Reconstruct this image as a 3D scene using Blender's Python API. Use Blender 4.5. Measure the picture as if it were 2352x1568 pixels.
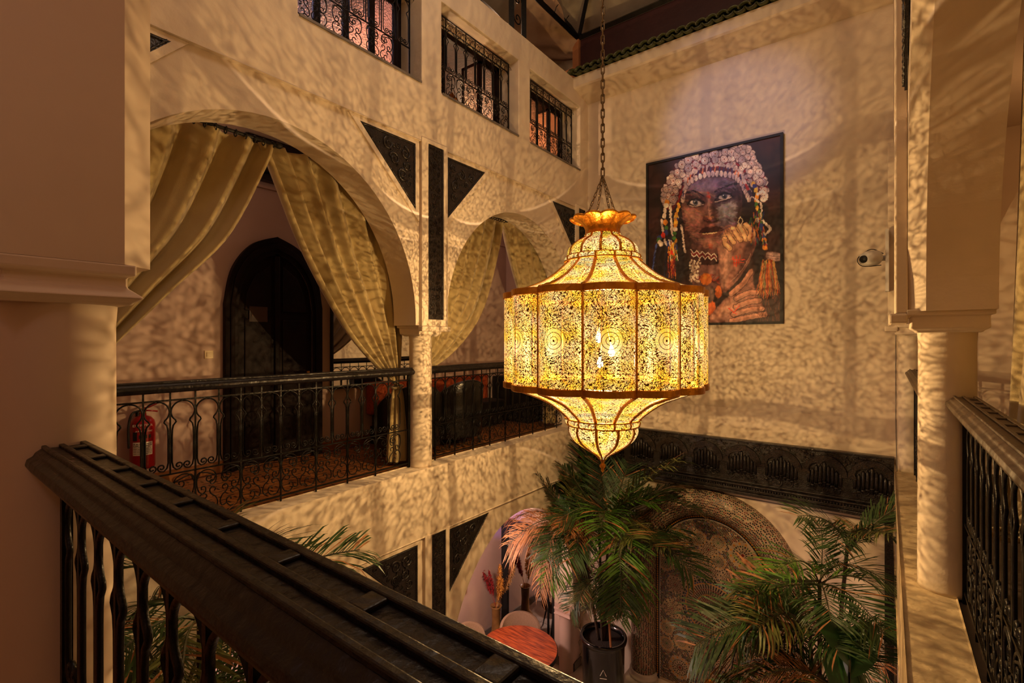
import bpy, math, random
import numpy as np
from mathutils import Vector, Matrix
from mathutils.geometry import tessellate_polygon
random.seed(7)
PI = math.pi
D = bpy.data
S = bpy.context.scene
COL = S.collection
for o_ in list(D.objects): D.objects.remove(o_)

# ------------------------------------------------------------------ camera
# world: x to the right wall, y to the wall with the painting, z up; origin at the camera (eye 1.5 m over the gallery floor)
FPX = 1118.0
cam = D.cameras.new('camera'); cam_ob = D.objects.new('camera', cam); COL.objects.link(cam_ob)
cam.sensor_width = 36.0; cam.lens = 36.0 * FPX / 2352.0
cam.clip_start = 0.02; cam.clip_end = 100
cam.shift_y = -3.0 / 2352.0
fwd = Vector((-0.610, 0.7924, 0.0))
cam_ob.rotation_euler = fwd.to_track_quat('-Z', 'Y').to_euler()
S.camera = cam_ob

# ------------------------------------------------------------------ view, world, lights
S.view_settings.view_transform = 'Standard'; S.view_settings.look = 'None'
S.view_settings.gamma = 1.0; S.view_settings.use_curve_mapping = False
S.view_settings.exposure = 0.0
S.cycles.max_bounces = 7; S.cycles.diffuse_bounces = 4; S.cycles.glossy_bounces = 3
S.cycles.transmission_bounces = 4; S.cycles.transparent_max_bounces = 12
S.cycles.sample_clamp_indirect = 4.0; S.cycles.caustics_reflective = False; S.cycles.caustics_refractive = False
W = D.worlds.new('world'); S.world = W; W.use_nodes = True
W.node_tree.nodes['Background'].inputs[0].default_value = (0.30, 0.27, 0.50, 1)
W.node_tree.nodes['Background'].inputs[1].default_value = 0.10

def lamp(name, loc, power, color, radius=0.1, kind='POINT', rot=None, **kw):
    l = D.lights.new(name, kind); o = D.objects.new(name, l); COL.objects.link(o)
    l.energy = power; l.color = color; o.location = loc
    if kind == 'AREA': l.size = radius
    else: l.shadow_soft_size = radius
    if rot: o.rotation_euler = rot
    for k, v in kw.items(): setattr(l, k, v)
    return o
LC = Vector((-1.99, 3.9, 0.0))                       # lantern axis
WARM = (1.0, 0.66, 0.30)
BULBS = ((.0, -.05, -.20, 520), (-.06, .04, .02, 230), (.07, .03, -.10, 130))
for dx, dy, z, pw in BULBS: lamp('lantern_bulb', (LC.x + dx, LC.y + dy, z), pw, (1.0, 0.665, 0.375), 0.006)
lamp('gallery_fill', (-0.9, -0.75, 1.7), 8, (1.0, 0.66, 0.64), 0.15)      # added unseen pink fill behind the camera, for the near column
lamp('gallery_fill', (-5.35, 1.3, 1.9), 10, (1.0, 0.60, 0.40), 0.12)       # left gallery, door
lamp('gallery_fill', (-5.35, 5.6, 1.9), 13, (1.0, 0.62, 0.48), 0.12)
lamp('gallery_fill', (1.3, 2.3, 1.8), 5, (1.0, 0.55, 0.22), 0.12)         # right gallery
lamp('gallery_fill', (1.3, 6.0, 1.8), 6, (1.0, 0.55, 0.22), 0.12)
lamp('salon_fill', (-5.2, 5.0, -3.0), 170, (1.0, 0.68, 0.58), 0.15)         # ground floor, left arcade: added fill to brighten table and chairs
lamp('salon_fill', (-5.2, 1.8, -3.0), 45, (1.0, 0.62, 0.52), 0.15)
lamp('salon_fill', (1.2, 4.0, -3.0), 110, (1.0, 0.62, 0.45), 0.15)  # added fill behind the right arcade, brightens the mosaic
lamp('upper_fill', (-5.6, 6.9, 5.4), 45, (1.0, 0.60, 0.36), 0.1)
lamp('upper_fill', (-2.0, 3.0, 5.0), 110, (1.0, 0.72, 0.52), 0.5)  # added unseen fill over the court, brightens the awning
lamp('skylight_gap', (-3.9, 1.5, 5.0), 420, (0.62, 0.58, 1.0), 0.12, 'SPOT',
     (Vector((-1.75, 7.6, 3.15)) - Vector((-3.9, 1.5, 5.0))).to_track_quat('-Z', 'Y').to_euler(), spot_size=math.radians(21), spot_blend=0.7)
lamp('purple_spot', (-5.0, 6.4, -3.0), 45, (0.22, 0.12, 1.0), 0.05, 'SPOT',
     (Vector((-5.95, 7.3, -3.2)) - Vector((-5.0, 6.4, -3.0))).to_track_quat('-Z', 'Y').to_euler(), spot_size=math.radians(50), spot_blend=0.4)

# ------------------------------------------------------------------ materials
def nt(name):
    m = D.materials.new(name); m.use_nodes = True
    return m, m.node_tree.nodes, m.node_tree.links, m.node_tree.nodes['Principled BSDF']
def lin(r, g, b): return tuple(((c / 255.0) / 12.92 if c / 255.0 <= .04045 else ((c / 255.0 + .055) / 1.055) ** 2.4) for c in (r, g, b)) + (1.0,)
def mat(name, col, rough=.6, metal=0., bump=None, var=None, spec=None, sheen=0.):
    """col sRGB; bump=(scale,strength,detail); var=(scale, colour2, contrast)"""
    m, N, L, P = nt(name)
    c = lin(*col); P.inputs['Base Color'].default_value = c
    P.inputs['Roughness'].default_value = rough; P.inputs['Metallic'].default_value = metal
    if spec is not None: P.inputs['Specular IOR Level'].default_value = spec
    if sheen: P.inputs['Sheen Weight'].default_value = sheen
    tc = N.new('ShaderNodeTexCoord')
    if var:
        n = N.new('ShaderNodeTexNoise'); n.inputs['Scale'].default_value = var[0]; n.inputs['Detail'].default_value = 5
        L.new(tc.outputs['Object'], n.inputs['Vector'])
        r = N.new('ShaderNodeValToRGB'); h = var[2] / 2 if len(var) > 2 else .2
        r.color_ramp.elements[0].position = .5 - h; r.color_ramp.elements[1].position = .5 + h
        r.color_ramp.elements[0].color = lin(*var[1]); r.color_ramp.elements[1].color = c
        L.new(n.outputs['Fac'], r.inputs['Fac']); L.new(r.outputs['Color'], P.inputs['Base Color'])
    if bump:
        n2 = N.new('ShaderNodeTexNoise'); n2.inputs['Scale'].default_value = bump[0]; n2.inputs['Detail'].default_value = bump[2] if len(bump) > 2 else 4
        L.new(tc.outputs['Object'], n2.inputs['Vector'])
        b = N.new('ShaderNodeBump'); b.inputs['Strength'].default_value = bump[1]; b.inputs['Distance'].default_value = .02
        L.new(n2.outputs['Fac'], b.inputs['Height']); L.new(b.outputs['Normal'], P.inputs['Normal'])
    return m
M = {}
M['plaster'] = mat('ivory plaster', (222, 205, 182), .75, bump=(14, .25, 6), var=(2.2, (208, 190, 166), .5))
M['plaster2'] = mat('smooth plaster', (216, 196, 172), .7, bump=(5, .12, 3), var=(1.3, (204, 182, 158), .5))
M['curb'] = mat('worn plaster curb', (198, 176, 138), .75, bump=(30, .4, 6), var=(9, (170, 148, 112), .4))
M['pink'] = mat('rosy plaster', (204, 178, 164), .75, bump=(8, .1), var=(1.5, (192, 164, 150), .5))
M['iron'] = mat('black wrought iron', (17, 15, 15), .38, .55, bump=(60, .2), spec=.5)
M['rail'] = mat('black painted wood rail', (24, 18, 19), .36, 0, bump=(26, .35, 7), var=(7, (14, 11, 12), .5), spec=.45)
M['railbrown'] = mat('dark olive brown rail', (86, 66, 44), .5, 0, bump=(26, .25, 7), var=(7, (62, 48, 32), .5))
M['carve'] = mat('black lacquered carving', (34, 26, 22), .3, 0, bump=(70, .4, 5), var=(18, (16, 12, 11), .5), spec=.6)
M['carveg'] = mat('gilded dark carving', (52, 36, 22), .45, .2, bump=(90, .8, 5), var=(45, (18, 13, 11), .25))
M['door'] = mat('dark cedar door', (30, 14, 12), .6, 0, bump=(30, .2), var=(5, (16, 10, 9), .5), spec=.15)
M['curtain'] = mat('gold beige velvet', (178, 158, 108), .85, 0, bump=(180, .15, 2), var=(3, (160, 138, 92), .5), sheen=.4)
M['brass'] = mat('lantern brass', (226, 158, 52), .34, .85, bump=(40, .3), var=(12, (176, 108, 30), .5))
M['chain'] = mat('aged chain', (120, 100, 72), .4, .9)
M['maroon'] = mat('maroon painted board', (64, 26, 26), .6, 0, bump=(12, .2), var=(3, (52, 20, 22), .5))
M['orange'] = mat('ochre orange plaster', (176, 118, 72), .8, 0, bump=(10, .2), var=(2, (156, 98, 60), .5))
M['tarp'] = mat('pale canvas awning', (182, 172, 150), .85, 0, bump=(4, .5, 4), var=(2.5, (160, 148, 126), .4))
M['cloth'] = mat('draped beige cloth', (178, 150, 122), .9, 0, bump=(6, .4), var=(2, (150, 116, 88), .4))
M['glaze'] = mat('green glazed roof tile', (92, 96, 54), .25, 0, bump=(30, .3), var=(9, (46, 48, 34), .4))
M['black'] = mat('gloss black', (10, 9, 10), .15, 0, spec=.6)
M['blackm'] = mat('matt black', (16, 14, 14), .6)
M['leather'] = mat('black leather', (20, 17, 17), .28, 0, bump=(50, .15))
M['orangecloth'] = mat('burnt orange cloth', (170, 78, 34), .9, 0, bump=(120, .2), var=(30, (150, 56, 22), .3))
M['red'] = mat('extinguisher red', (150, 14, 18), .3, 0)
M['white'] = mat('white print', (225, 215, 200), .6)
M['grey'] = mat('grey stone', (120, 110, 102), .6, 0, bump=(8, .1), var=(4, (98, 90, 84), .5))
M['slate'] = mat('dark stone slab', (74, 62, 50), .6, 0, bump=(8, .1), var=(4, (60, 50, 42), .4))
M['marble'] = mat('pale marble', (196, 186, 174), .35, 0, var=(5, (172, 160, 148), .3))
M['wood'] = mat('table wood', (168, 74, 34), .38)
M['chair'] = mat('woven beige upholstery', (190, 160, 132), .9, 0, bump=(220, .6, 2), var=(140, (160, 130, 104), .3))
M['soil'] = mat('potting soil', (44, 32, 24), .95, 0, bump=(60, .8))
M['leafd'] = mat('deep green leaflet', (52, 78, 32), .5, 0, var=(6, (38, 60, 26), .4))
M['leafb'] = mat('bright green leaflet', (84, 128, 34), .45, 0, var=(6, (58, 98, 26), .4))
M['leafo'] = mat('olive leaflet', (104, 108, 52), .55, 0, var=(6, (78, 84, 38), .4))
M['dry'] = mat('dry leaflet', (178, 122, 74), .7, 0, var=(6, (130, 84, 48), .4))
M['stem'] = mat('palm stem', (70, 72, 34), .6, 0, bump=(40, .3), var=(12, (52, 44, 26), .4))
M['bark'] = mat('palm bark', (72, 52, 34), .9, 0, bump=(50, .8), var=(12, (44, 32, 22), .4))
M['broad'] = mat('broad leaf', (36, 86, 30), .35, 0, var=(4, (24, 62, 24), .4))
M['pampas_red'] = mat('dyed red plume', (140, 24, 26), .9, 0)
M['pampas_gold'] = mat('golden plume', (204, 140, 52), .9, 0)
M['pampas_tan'] = mat('tan plume', (176, 130, 72), .9, 0)
M['vase'] = mat('amber brown vase', (150, 108, 58), .35, 0, var=(8, (112, 76, 40), .4))
M['tile'] = mat('ochre floor tile', (156, 100, 52), .35, 0, bump=(20, .1), var=(6, (136, 84, 44), .4))
M['tiledark'] = mat('dark inset tile', (28, 18, 16), .4)
M['switch'] = mat('cream plastic switch', (206, 180, 128), .4)
M['steel'] = mat('grey camera shell', (196, 190, 182), .4)
M['room'] = mat('warm room wall', (226, 160, 110), .8)
M['ceilp'] = mat('gallery ceiling', (206, 186, 164), .8)
M['mirror'] = mat('mirror glass', (225, 225, 225), .02, 1.0)
m, N, L, P = nt('textured window glass'); M['glass'] = m
P.inputs['Base Color'].default_value = (.92, .86, .85, 1); P.inputs['Roughness'].default_value = .28; P.inputs['Transmission Weight'].default_value = 1
n = N.new('ShaderNodeTexVoronoi'); n.inputs['Scale'].default_value = 45
tc = N.new('ShaderNodeTexCoord'); L.new(tc.outputs['Object'], n.inputs['Vector'])
b = N.new('ShaderNodeBump'); b.inputs['Strength'].default_value = .7; b.inputs['Distance'].default_value = .01
L.new(n.outputs['Distance'], b.inputs['Height']); L.new(b.outputs['Normal'], P.inputs['Normal'])
m, N, L, P = nt('lit glass'); M['lit'] = m
P.inputs['Emission Color'].default_value = (1, .55, .2, 1); P.inputs['Emission Strength'].default_value = 9
m, N, L, P = nt('bulb'); M['bulb'] = m
em = N.new('ShaderNodeEmission'); em.inputs[0].default_value = (1, .78, .42, 1); em.inputs[1].default_value = 10
tr = N.new('ShaderNodeBsdfTransparent'); ad = N.new('ShaderNodeAddShader'); L.new(em.outputs[0], ad.inputs[0]); L.new(tr.outputs[0], ad.inputs[1])
L.new(ad.outputs[0], N['Material Output'].inputs['Surface'])                     # clear glass bulb with a glowing filament
# table wood: planks with knots
m = M['wood']; N = m.node_tree.nodes; L = m.node_tree.links; P = N['Principled BSDF']
tc = N.new('ShaderNodeTexCoord'); mp = N.new('ShaderNodeMapping'); mp.inputs['Scale'].default_value = (1.5, 14, 1)
ns = N.new('ShaderNodeTexNoise'); ns.inputs['Scale'].default_value = 3; ns.inputs['Detail'].default_value = 6
r = N.new('ShaderNodeValToRGB'); r.color_ramp.elements[0].position = .35; r.color_ramp.elements[1].position = .65
r.color_ramp.elements[0].color = lin(112, 40, 18); r.color_ramp.elements[1].color = lin(196, 92, 42)
L.new(tc.outputs['Object'], mp.inputs['Vector']); L.new(mp.outputs['Vector'], ns.inputs['Vector']); L.new(ns.outputs['Fac'], r.inputs['Fac']); L.new(r.outputs['Color'], P.inputs['Base Color'])
# rail top wear: small pale chips
for key in ('rail',):
    m = M[key]; N = m.node_tree.nodes; L = m.node_tree.links; P = N['Principled BSDF']
    old = P.inputs['Base Color'].links[0].from_socket
    tc = N.new('ShaderNodeTexCoord'); ns = N.new('ShaderNodeTexNoise'); ns.inputs['Scale'].default_value = 17; ns.inputs['Detail'].default_value = 2; ns.inputs['Distortion'].default_value = 1.5
    mp = N.new('ShaderNodeMapping'); mp.inputs['Scale'].default_value = (.6, 1.6, 1.6)
    L.new(tc.outputs['Object'], mp.inputs['Vector']); L.new(mp.outputs['Vector'], ns.inputs['Vector'])
    rr = N.new('ShaderNodeValToRGB'); rr.color_ramp.elements[0].position = .765; rr.color_ramp.elements[1].position = .785
    mx = N.new('ShaderNodeMix'); mx.data_type = 'RGBA'
    L.new(ns.outputs['Fac'], rr.inputs['Fac']); L.new(rr.outputs['Color'], mx.inputs['Factor']); L.new(old, mx.inputs['A']); mx.inputs['B'].default_value = lin(150, 116, 104)
    L.new(mx.outputs['Result'], P.inputs['Base Color'])

def pierced(name, scale, medallion=False, edge=.11, hole=1.0, aniso=(1, 1, 1)):
    """brass sheet with cut-out slivers: light passes the holes, an added emission puts the lamp glow into them. UV in metres."""
    m, N, L, P = nt(name)
    P.inputs['Base Color'].default_value = lin(128, 84, 16); P.inputs['Metallic'].default_value = .4; P.inputs['Roughness'].default_value = .4
    uv = N.new('ShaderNodeUVMap'); uv.uv_map = 'UVMap'
    nz = N.new('ShaderNodeTexNoise'); nz.inputs['Scale'].default_value = 5; L.new(uv.outputs[0], nz.inputs['Vector'])
    def math_(op, a, b=None, c=None):
        q = N.new('ShaderNodeMath'); q.operation = op
        for i, s in enumerate((a, b, c)):
            if s is None: continue
            if isinstance(s, (int, float)): q.inputs[i].default_value = s
            else: L.new(s, q.inputs[i])
        return q.outputs[0]
    # rotate the sliver direction slowly over the sheet
    vr = N.new('ShaderNodeVectorRotate'); vr.rotation_type = 'Z_AXIS'; L.new(uv.outputs[0], vr.inputs['Vector'])
    vc = N.new('ShaderNodeTexVoronoi'); vc.inputs['Scale'].default_value = scale * .13; L.new(uv.outputs[0], vc.inputs['Vector'])
    sx = N.new('ShaderNodeSeparateColor'); L.new(vc.outputs['Color'], sx.inputs[0])
    L.new(math_('MULTIPLY', sx.outputs[0], 3.1), vr.inputs['Angle'])
    mp = N.new('ShaderNodeMapping'); mp.inputs['Scale'].default_value = (1.7, .62, 1); L.new(vr.outputs[0], mp.inputs['Vector'])
    v = N.new('ShaderNodeTexVoronoi'); v.feature = 'DISTANCE_TO_EDGE'; v.inputs['Scale'].default_value = scale; v.inputs['Randomness'].default_value = .75
    L.new(mp.outputs[0], v.inputs['Vector'])
    h1 = math_('GREATER_THAN', v.outputs['Distance'], edge)
    if medallion:
        sp = N.new('ShaderNodeSeparateXYZ'); L.new(uv.outputs[0], sp.inputs[0])
        X, Y = sp.outputs[0], sp.outputs[1]
        r = math_('SQRT', math_('ADD', math_('MULTIPLY', X, X), math_('MULTIPLY', Y, Y)))
        a = math_('DIVIDE', math_('ARCTAN2', Y, X), 2 * PI)
        dr = .031
        ring = math_('FLOOR', math_('DIVIDE', r, dr))
        fr = math_('FRACT', math_('DIVIDE', r, dr))
        cnt = math_('MULTIPLY', math_('ADD', ring, 1.0), 18)
        fa = math_('FRACT', math_('MULTIPLY', a, cnt))
        rad_ok = math_('MULTIPLY', math_('GREATER_THAN', fr, .09), math_('LESS_THAN', fr, .94))
        ang_ok = math_('MULTIPLY', math_('GREATER_THAN', fa, .12), math_('LESS_THAN', fa, .92))
        cen = math_('GREATER_THAN', r, .009)
        med = math_('MULTIPLY', math_('MULTIPLY', rad_ok, ang_ok), cen)
        ins = math_('LESS_THAN', r, .094)
        h1 = math_('ADD', math_('MULTIPLY', ins, med), math_('MULTIPLY', math_('SUBTRACT', 1, ins), h1))
    tr = N.new('ShaderNodeBsdfTransparent')
    em = N.new('ShaderNodeEmission')
    cr = N.new('ShaderNodeValToRGB'); cr.color_ramp.elements[0].position = .40; cr.color_ramp.elements[1].position = .60
    cr.color_ramp.elements[0].color = (.95, .74, .06, 1); cr.color_ramp.elements[1].color = (1.0, .93, .46, 1)
    L.new(nz.outputs['Fac'], cr.inputs['Fac']); L.new(cr.outputs[0], em.inputs['Color'])
    em.inputs['Strength'].default_value = .52 * hole
    tr.inputs[0].default_value = (.52, .49, .36, 1)                      # tint added to dim the view and the light through the holes
    ad = N.new('ShaderNodeAddShader'); L.new(tr.outputs[0], ad.inputs[0]); L.new(em.outputs[0], ad.inputs[1])
    mx = N.new('ShaderNodeMixShader'); L.new(h1, mx.inputs[0]); L.new(P.outputs[0], mx.inputs[1]); L.new(ad.outputs[0], mx.inputs[2])
    L.new(mx.outputs[0], N['Material Output'].inputs['Surface'])
    return m
M['pierced'] = pierced('pierced brass with slivers and medallion', 72, True, .095)
M['pierced2'] = pierced('pierced brass fine slivers', 68, False, .085, 1.45)

# ------------------------------------------------------------------ mesh helpers
WL = {}                                                   # world location of parents
def link(o, parent=None):
    COL.objects.link(o)
    if parent is not None: o.parent = parent
    return o
def props(o, label=None, cat=None, group=None, kind=None):
    if label: o['label'] = label
    if cat: o['category'] = cat
    if group: o['group'] = group
    if kind: o['kind'] = kind
    return o
def thing(name, label, cat, loc=(0, 0, 0), group=None):
    o = D.objects.new(name, None); o.empty_display_size = .1; o.location = loc; COL.objects.link(o); WL[o] = Vector(loc)
    return props(o, label, cat, group)
class MB:
    def __init__(s): s.v = []; s.f = []; s.m = []; s.uv = {}; s.mi = 0
    def add(s, vs, fs):
        n = len(s.v); s.v.extend([tuple(q) for q in vs])
        for f in fs: s.f.append(tuple(i + n for i in f)); s.m.append(s.mi)
        return n
    def box(s, x0, x1, y0, y1, z0, z1):
        s.add([(x0, y0, z0), (x1, y0, z0), (x1, y1, z0), (x0, y1, z0), (x0, y0, z1), (x1, y0, z1), (x1, y1, z1), (x0, y1, z1)],
              [(0, 3, 2, 1), (4, 5, 6, 7), (0, 1, 5, 4), (1, 2, 6, 5), (2, 3, 7, 6), (3, 0, 4, 7)]); return s
    def tube(s, pts, r, n=6, cap=True, closed=False):
        pts = [Vector(p) for p in pts]; k = len(pts)
        rr = r if isinstance(r, (list, tuple)) else [r] * k
        up = None; rings = []
        for i, p in enumerate(pts):
            t = (pts[(i + 1) % k] - pts[i - 1]) if closed else (pts[min(i + 1, k - 1)] - pts[max(i - 1, 0)])
            if t.length < 1e-9: t = Vector((0, 0, 1))
            t.normalize()
            if up is None:
                up = Vector((0, 0, 1)) if abs(t.z) < .9 else Vector((1, 0, 0))
            up = (up - t * up.dot(t))
            if up.length < 1e-5: up = t.orthogonal()
            up.normalize(); w = t.cross(up)
            rings.append([p + (up * math.cos(2 * PI * j / n) + w * math.sin(2 * PI * j / n)) * rr[i] for j in range(n)])
        vs = [q for g in rings for q in g]; fs = []
        for i in range(k if closed else k - 1):
            for j in range(n):
                a = i * n + j; b_ = i * n + (j + 1) % n; i2 = (i + 1) % k
                fs.append((a, b_, i2 * n + (j + 1) % n, i2 * n + j))
        if cap and not closed: fs.append(tuple(range(n - 1, -1, -1))); fs.append(tuple((k - 1) * n + j for j in range(n)))
        s.add(vs, fs); return s
    def lathe(s, prof, c=(0, 0), n=32, lobes=0, amp=0, ph=0, cap=True):
        """prof: (r,z) list"""
        vs = []
        for r, z in prof:
            for j in range(n):
                a = 2 * PI * j / n + ph
                q = r * (1 + amp * abs(math.sin(lobes * (a - ph) / 2)) if lobes else 1)
                vs.append((c[0] + q * math.cos(a), c[1] + q * math.sin(a), z))
        fs = [(i * n + j, i * n + (j + 1) % n, (i + 1) * n + (j + 1) % n, (i + 1) * n + j) for i in range(len(prof) - 1) for j in range(n)]
        if cap: fs.append(tuple(range(n - 1, -1, -1))); fs.append(tuple((len(prof) - 1) * n + j for j in range(n)))
        s.add(vs, fs); return s
    def grid(s, P_, flip=False):
        nu, nv = len(P_), len(P_[0]); vs = [p for row in P_ for p in row]
        fs = [(i * nv + j, (i + 1) * nv + j, (i + 1) * nv + j + 1, i * nv + j + 1) for i in range(nu - 1) for j in range(nv - 1)]
        if flip: fs = [f[::-1] for f in fs]
        return s.add(vs, fs)
    def prism(s, outline, holes, f, t0, t1, front=None, c=0.0):
        """outline/holes: 2D loops; f(a,z,t)->xyz. front: loops for the t0 face (chamfer of depth c)"""
        loops = [outline] + list(holes); fl = front if front else loops
        tri = tessellate_polygon([[Vector((p[0], p[1], 0)) for p in l] for l in loops])
        rings = [(fl, t0)] + ([(loops, t0 + c)] if front else []) + [(loops, t1)]
        cnt = sum(len(l) for l in loops); vs = []
        for ls, t in rings:
            for l in ls: vs += [f(p[0], p[1], t) for p in l]
        fs = [tuple(t_) for t_ in tri] + [tuple(i + cnt * (len(rings) - 1) for i in reversed(t_)) for t_ in tri]
        for k in range(len(rings) - 1):
            o = 0
            for l in loops:
                m_ = len(l)
                for i in range(m_):
                    a = o + i; b_ = o + (i + 1) % m_
                    fs.append((a + k * cnt, b_ + k * cnt, b_ + (k + 1) * cnt, a + (k + 1) * cnt))
                o += m_
        s.add(vs, fs); return s
    def build(s, name, mats, parent=None, smooth=False, label=None, cat=None, group=None, kind=None, fix=False):
        off = WL.get(parent, Vector((0, 0, 0))) if parent is not None else Vector((0, 0, 0))
        me = D.meshes.new(name); me.from_pydata([(v[0] - off.x, v[1] - off.y, v[2] - off.z) for v in s.v], [], s.f)
        if not isinstance(mats, (list, tuple)): mats = [mats]
        for q in mats: me.materials.append(M[q] if isinstance(q, str) else q)
        if len(mats) > 1: me.polygons.foreach_set('material_index', s.m)
        if smooth: me.polygons.foreach_set('use_smooth', [True] * len(s.f))
        if fix:
            import bmesh
            bm = bmesh.new(); bm.from_mesh(me); bmesh.ops.recalc_face_normals(bm, faces=bm.faces); bm.to_mesh(me); bm.free()
        me.update()
        o = D.objects.new(name, me); link(o, parent); WL[o] = off
        return props(o, label, cat, group, kind)
def dup(root, loc=None, rotz=None, label=None, deep=True):
    r = root.copy(); COL.objects.link(r); WL[r] = Vector(loc) if loc else WL.get(root, Vector((0, 0, 0)))
    if loc: r.location = loc
    if rotz is not None: r.rotation_euler = (0, 0, rotz)
    if label: r['label'] = label
    for ch in list(root.children):
        c = ch.copy(); COL.objects.link(c); c.parent = r
        for g in list(ch.children):
            d = g.copy(); COL.objects.link(d); d.parent = c
    return r
def inst(src, parent, loc=(0, 0, 0), rotz=0, scale=None, name=None):
    o = D.objects.new(name or src.name.split('.')[0], src.data); COL.objects.link(o); o.parent = parent; o.location = loc; o.rotation_euler = (0, 0, rotz)
    if scale: o.scale = scale
    return o
def bevel(o, w=.01, seg=2):
    b_ = o.modifiers.new('bevel', 'BEVEL'); b_.width = w; b_.segments = seg; b_.limit_method = 'ANGLE'; return o
def catmull(P_, n=6, closed=False):
    P_ = [Vector(p) for p in P_]; out = []; k = len(P_)
    for i in range(k if closed else k - 1):
        p0 = P_[i - 1] if (i > 0 or closed) else P_[0]; p1 = P_[i]; p2 = P_[(i + 1) % k]; p3 = P_[(i + 2) % k] if (closed or i + 2 < k) else P_[-1]
        for j in range(n):
            t = j / n; out.append(.5 * ((2 * p1) + (p2 - p0) * t + (2 * p0 - 5 * p1 + 4 * p2 - p3) * t * t + (3 * p1 - p0 - 3 * p2 + p3) * t ** 3))
    if not closed: out.append(P_[-1])
    return out
def spiral(cx, cy, r0, r1, a0, turns, n=14):
    return [(cx + (r0 + (r1 - r0) * i / n) * math.cos(a0 + 2 * PI * turns * i / n), cy + (r0 + (r1 - r0) * i / n) * math.sin(a0 + 2 * PI * turns * i / n)) for i in range(n + 1)]
fY = lambda a, z, t: (t, a, z)                             # wall whose face looks along x
fX = lambda a, z, t: (a, t, z)                             # wall whose face looks along y
# ================================================================== the setting
Z0, ZF, ZG = -1.485, -1.50, -5.60                         # curb top, gallery floor, ground floor
ZC = 2.35                                                  # gallery ceiling
def arc(c, a, b, zs, n=40, side=1):
    return [(c - a * math.cos(PI * i / n), zs + b * math.sin(PI * i / n)) for i in range(n + 1)]
def arcade(a0, a1, ztop, zbot, arches, grow=0.0):
    """outline of a wall carried by piers; arches = (centre, half width, rise, spring)"""
    pts = [(a0, ztop), (a0, zbot)]
    for c, a, b, zs in arches:
        a, b = a + grow, b + grow
        pts += [(c - a, zbot)] + arc(c, a, b, zs) + [(c + a, zbot)]
    pts += [(a1, zbot), (a1, ztop)]
    return pts
UP = [(2.13, 1.55, 1.70, .22), (5.66, 1.50, 1.62, .20)]
LOW = [(2.13, 1.55, 1.93, -4.4), (5.66, 1.50, 1.93, -4.4)]
XL, XLB = -4.20, -4.58
YB, YL = 7.60, 7.40
# --- left wall
w = MB(); w.prism(arcade(-.9, YB, 2.25, .17, UP), [], fY, XL, XLB)
wl = w.build('wall_left', 'plaster', kind='structure')
w = MB()
wins = [(2.28, 3.74), (4.05, 5.57), (5.85, 7.33)]
holes = [[(a, 2.92), (b, 2.92), (b, 4.0), (a, 4.0)] for a, b in wins] + [[(.5, 2.92), (1.96, 2.92), (1.96, 4.0), (.5, 4.0)]]
w.prism([(-.9, 2.25), (YB, 2.25), (YB, 4.38), (-.9, 4.38)], holes, fY, XL + .035, XLB)
bevel(w.build('upper_wall', 'plaster', wl), .012)
w = MB(); w.prism([(-.9, -2.235), (YB, -2.235), (YB, Z0), (-.9, Z0)], [], fY, XL + .03, XLB + .14); bevel(w.build('gallery_band', 'plaster', wl), .018, 3)
w = MB(); w.prism(arcade(-.9, YB, -2.235, -4.55, LOW), [], fY, XL, XLB); w.build('lower_arcade', 'plaster', wl)
w = MB(); w.box(XLB - .0, XL - .0, 7.16, YB, ZG, -4.55); w.build('corner_pier', 'pink', wl)
w = MB(); w.box(XLB, XL, 7.16, YB, ZF, .17); w.build('corner_pier', 'plaster', wl)
# --- right wall
XR, XRB = .10, .48
w = MB()
ol = [arcade(-.9, YB, 2.25, .17, UP)]; of = [arcade(-.9, YB, 2.25, .17, UP, .075)]
w.prism(ol[0], [], fY, XR, XRB, front=of, c=.08)
wr = w.build('wall_right', 'plaster', kind='structure', fix=True)
w = MB(); w.box(XR - .035, XRB, -.9, YB, 2.25, 4.38); w.build('upper_wall', 'plaster', wr)
w = MB(); w.prism([(-.9, -2.235), (YB, -2.235), (YB, Z0), (-.9, Z0)], [], fY, XR - .03, XR + .215); bevel(w.build('gallery_band', 'curb', wr), .014, 3)
w = MB(); w.prism(arcade(-.9, YB, -2.235, -4.55, LOW), [], fY, XR, XRB); w.build('lower_arcade', 'plaster', wr)
w = MB(); w.box(XR, XRB, 7.16, YB, ZG, -4.55); w.build('corner_pier', 'pink', wr)
w = MB(); w.box(XR, XRB, 7.16, YB, ZF, .17); w.build('corner_pier', 'plaster', wr)
# --- front wall (the arcade we stand in)
YF, YFB = .585, .13
w = MB(); FR = [(-3.25, .93, 1.05, 1.15), (-.9525, 1.0475, 1.05, 1.15)]
w.prism(arcade(XL - .3, XRB, 2.25, .25, FR), [], fX, YF, YFB, front=[arcade(XL - .3, XRB, 2.25, .25, FR, .07)], c=-.09)
wf = w.build('wall_front', 'plaster2', kind='structure', fix=True)
w = MB(); w.box(XL, XR, YFB, YF + .03, 2.25, 4.38); w.build('upper_wall', 'plaster2', wf)
w = MB(); w.box(XL + .03, XR - .03, YFB + .26, YF + .03, -2.235, Z0); w.build('gallery_band', 'curb', wf)
w = MB(); w.box(XL, XR, YFB, YF, -2.6, -2.235); w.build('lower_band', 'plaster', wf)
# --- back wall: lower face, sloping ledge, main face, overhang, top band
w = MB(); prof = [(YL, ZG), (YL, -1.42), (YB, -.99), (YB, 4.14), (7.13, 4.22), (7.10, 4.24), (7.10, 4.40), (8.0, 4.40), (8.0, ZG)]
w.prism([(y, z) for y, z in prof], [], lambda a, z, t: (t, a, z), XL - 0.02, XR + 0.02)
wb = w.build('wall_back', 'plaster', kind='structure', fix=True)
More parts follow.
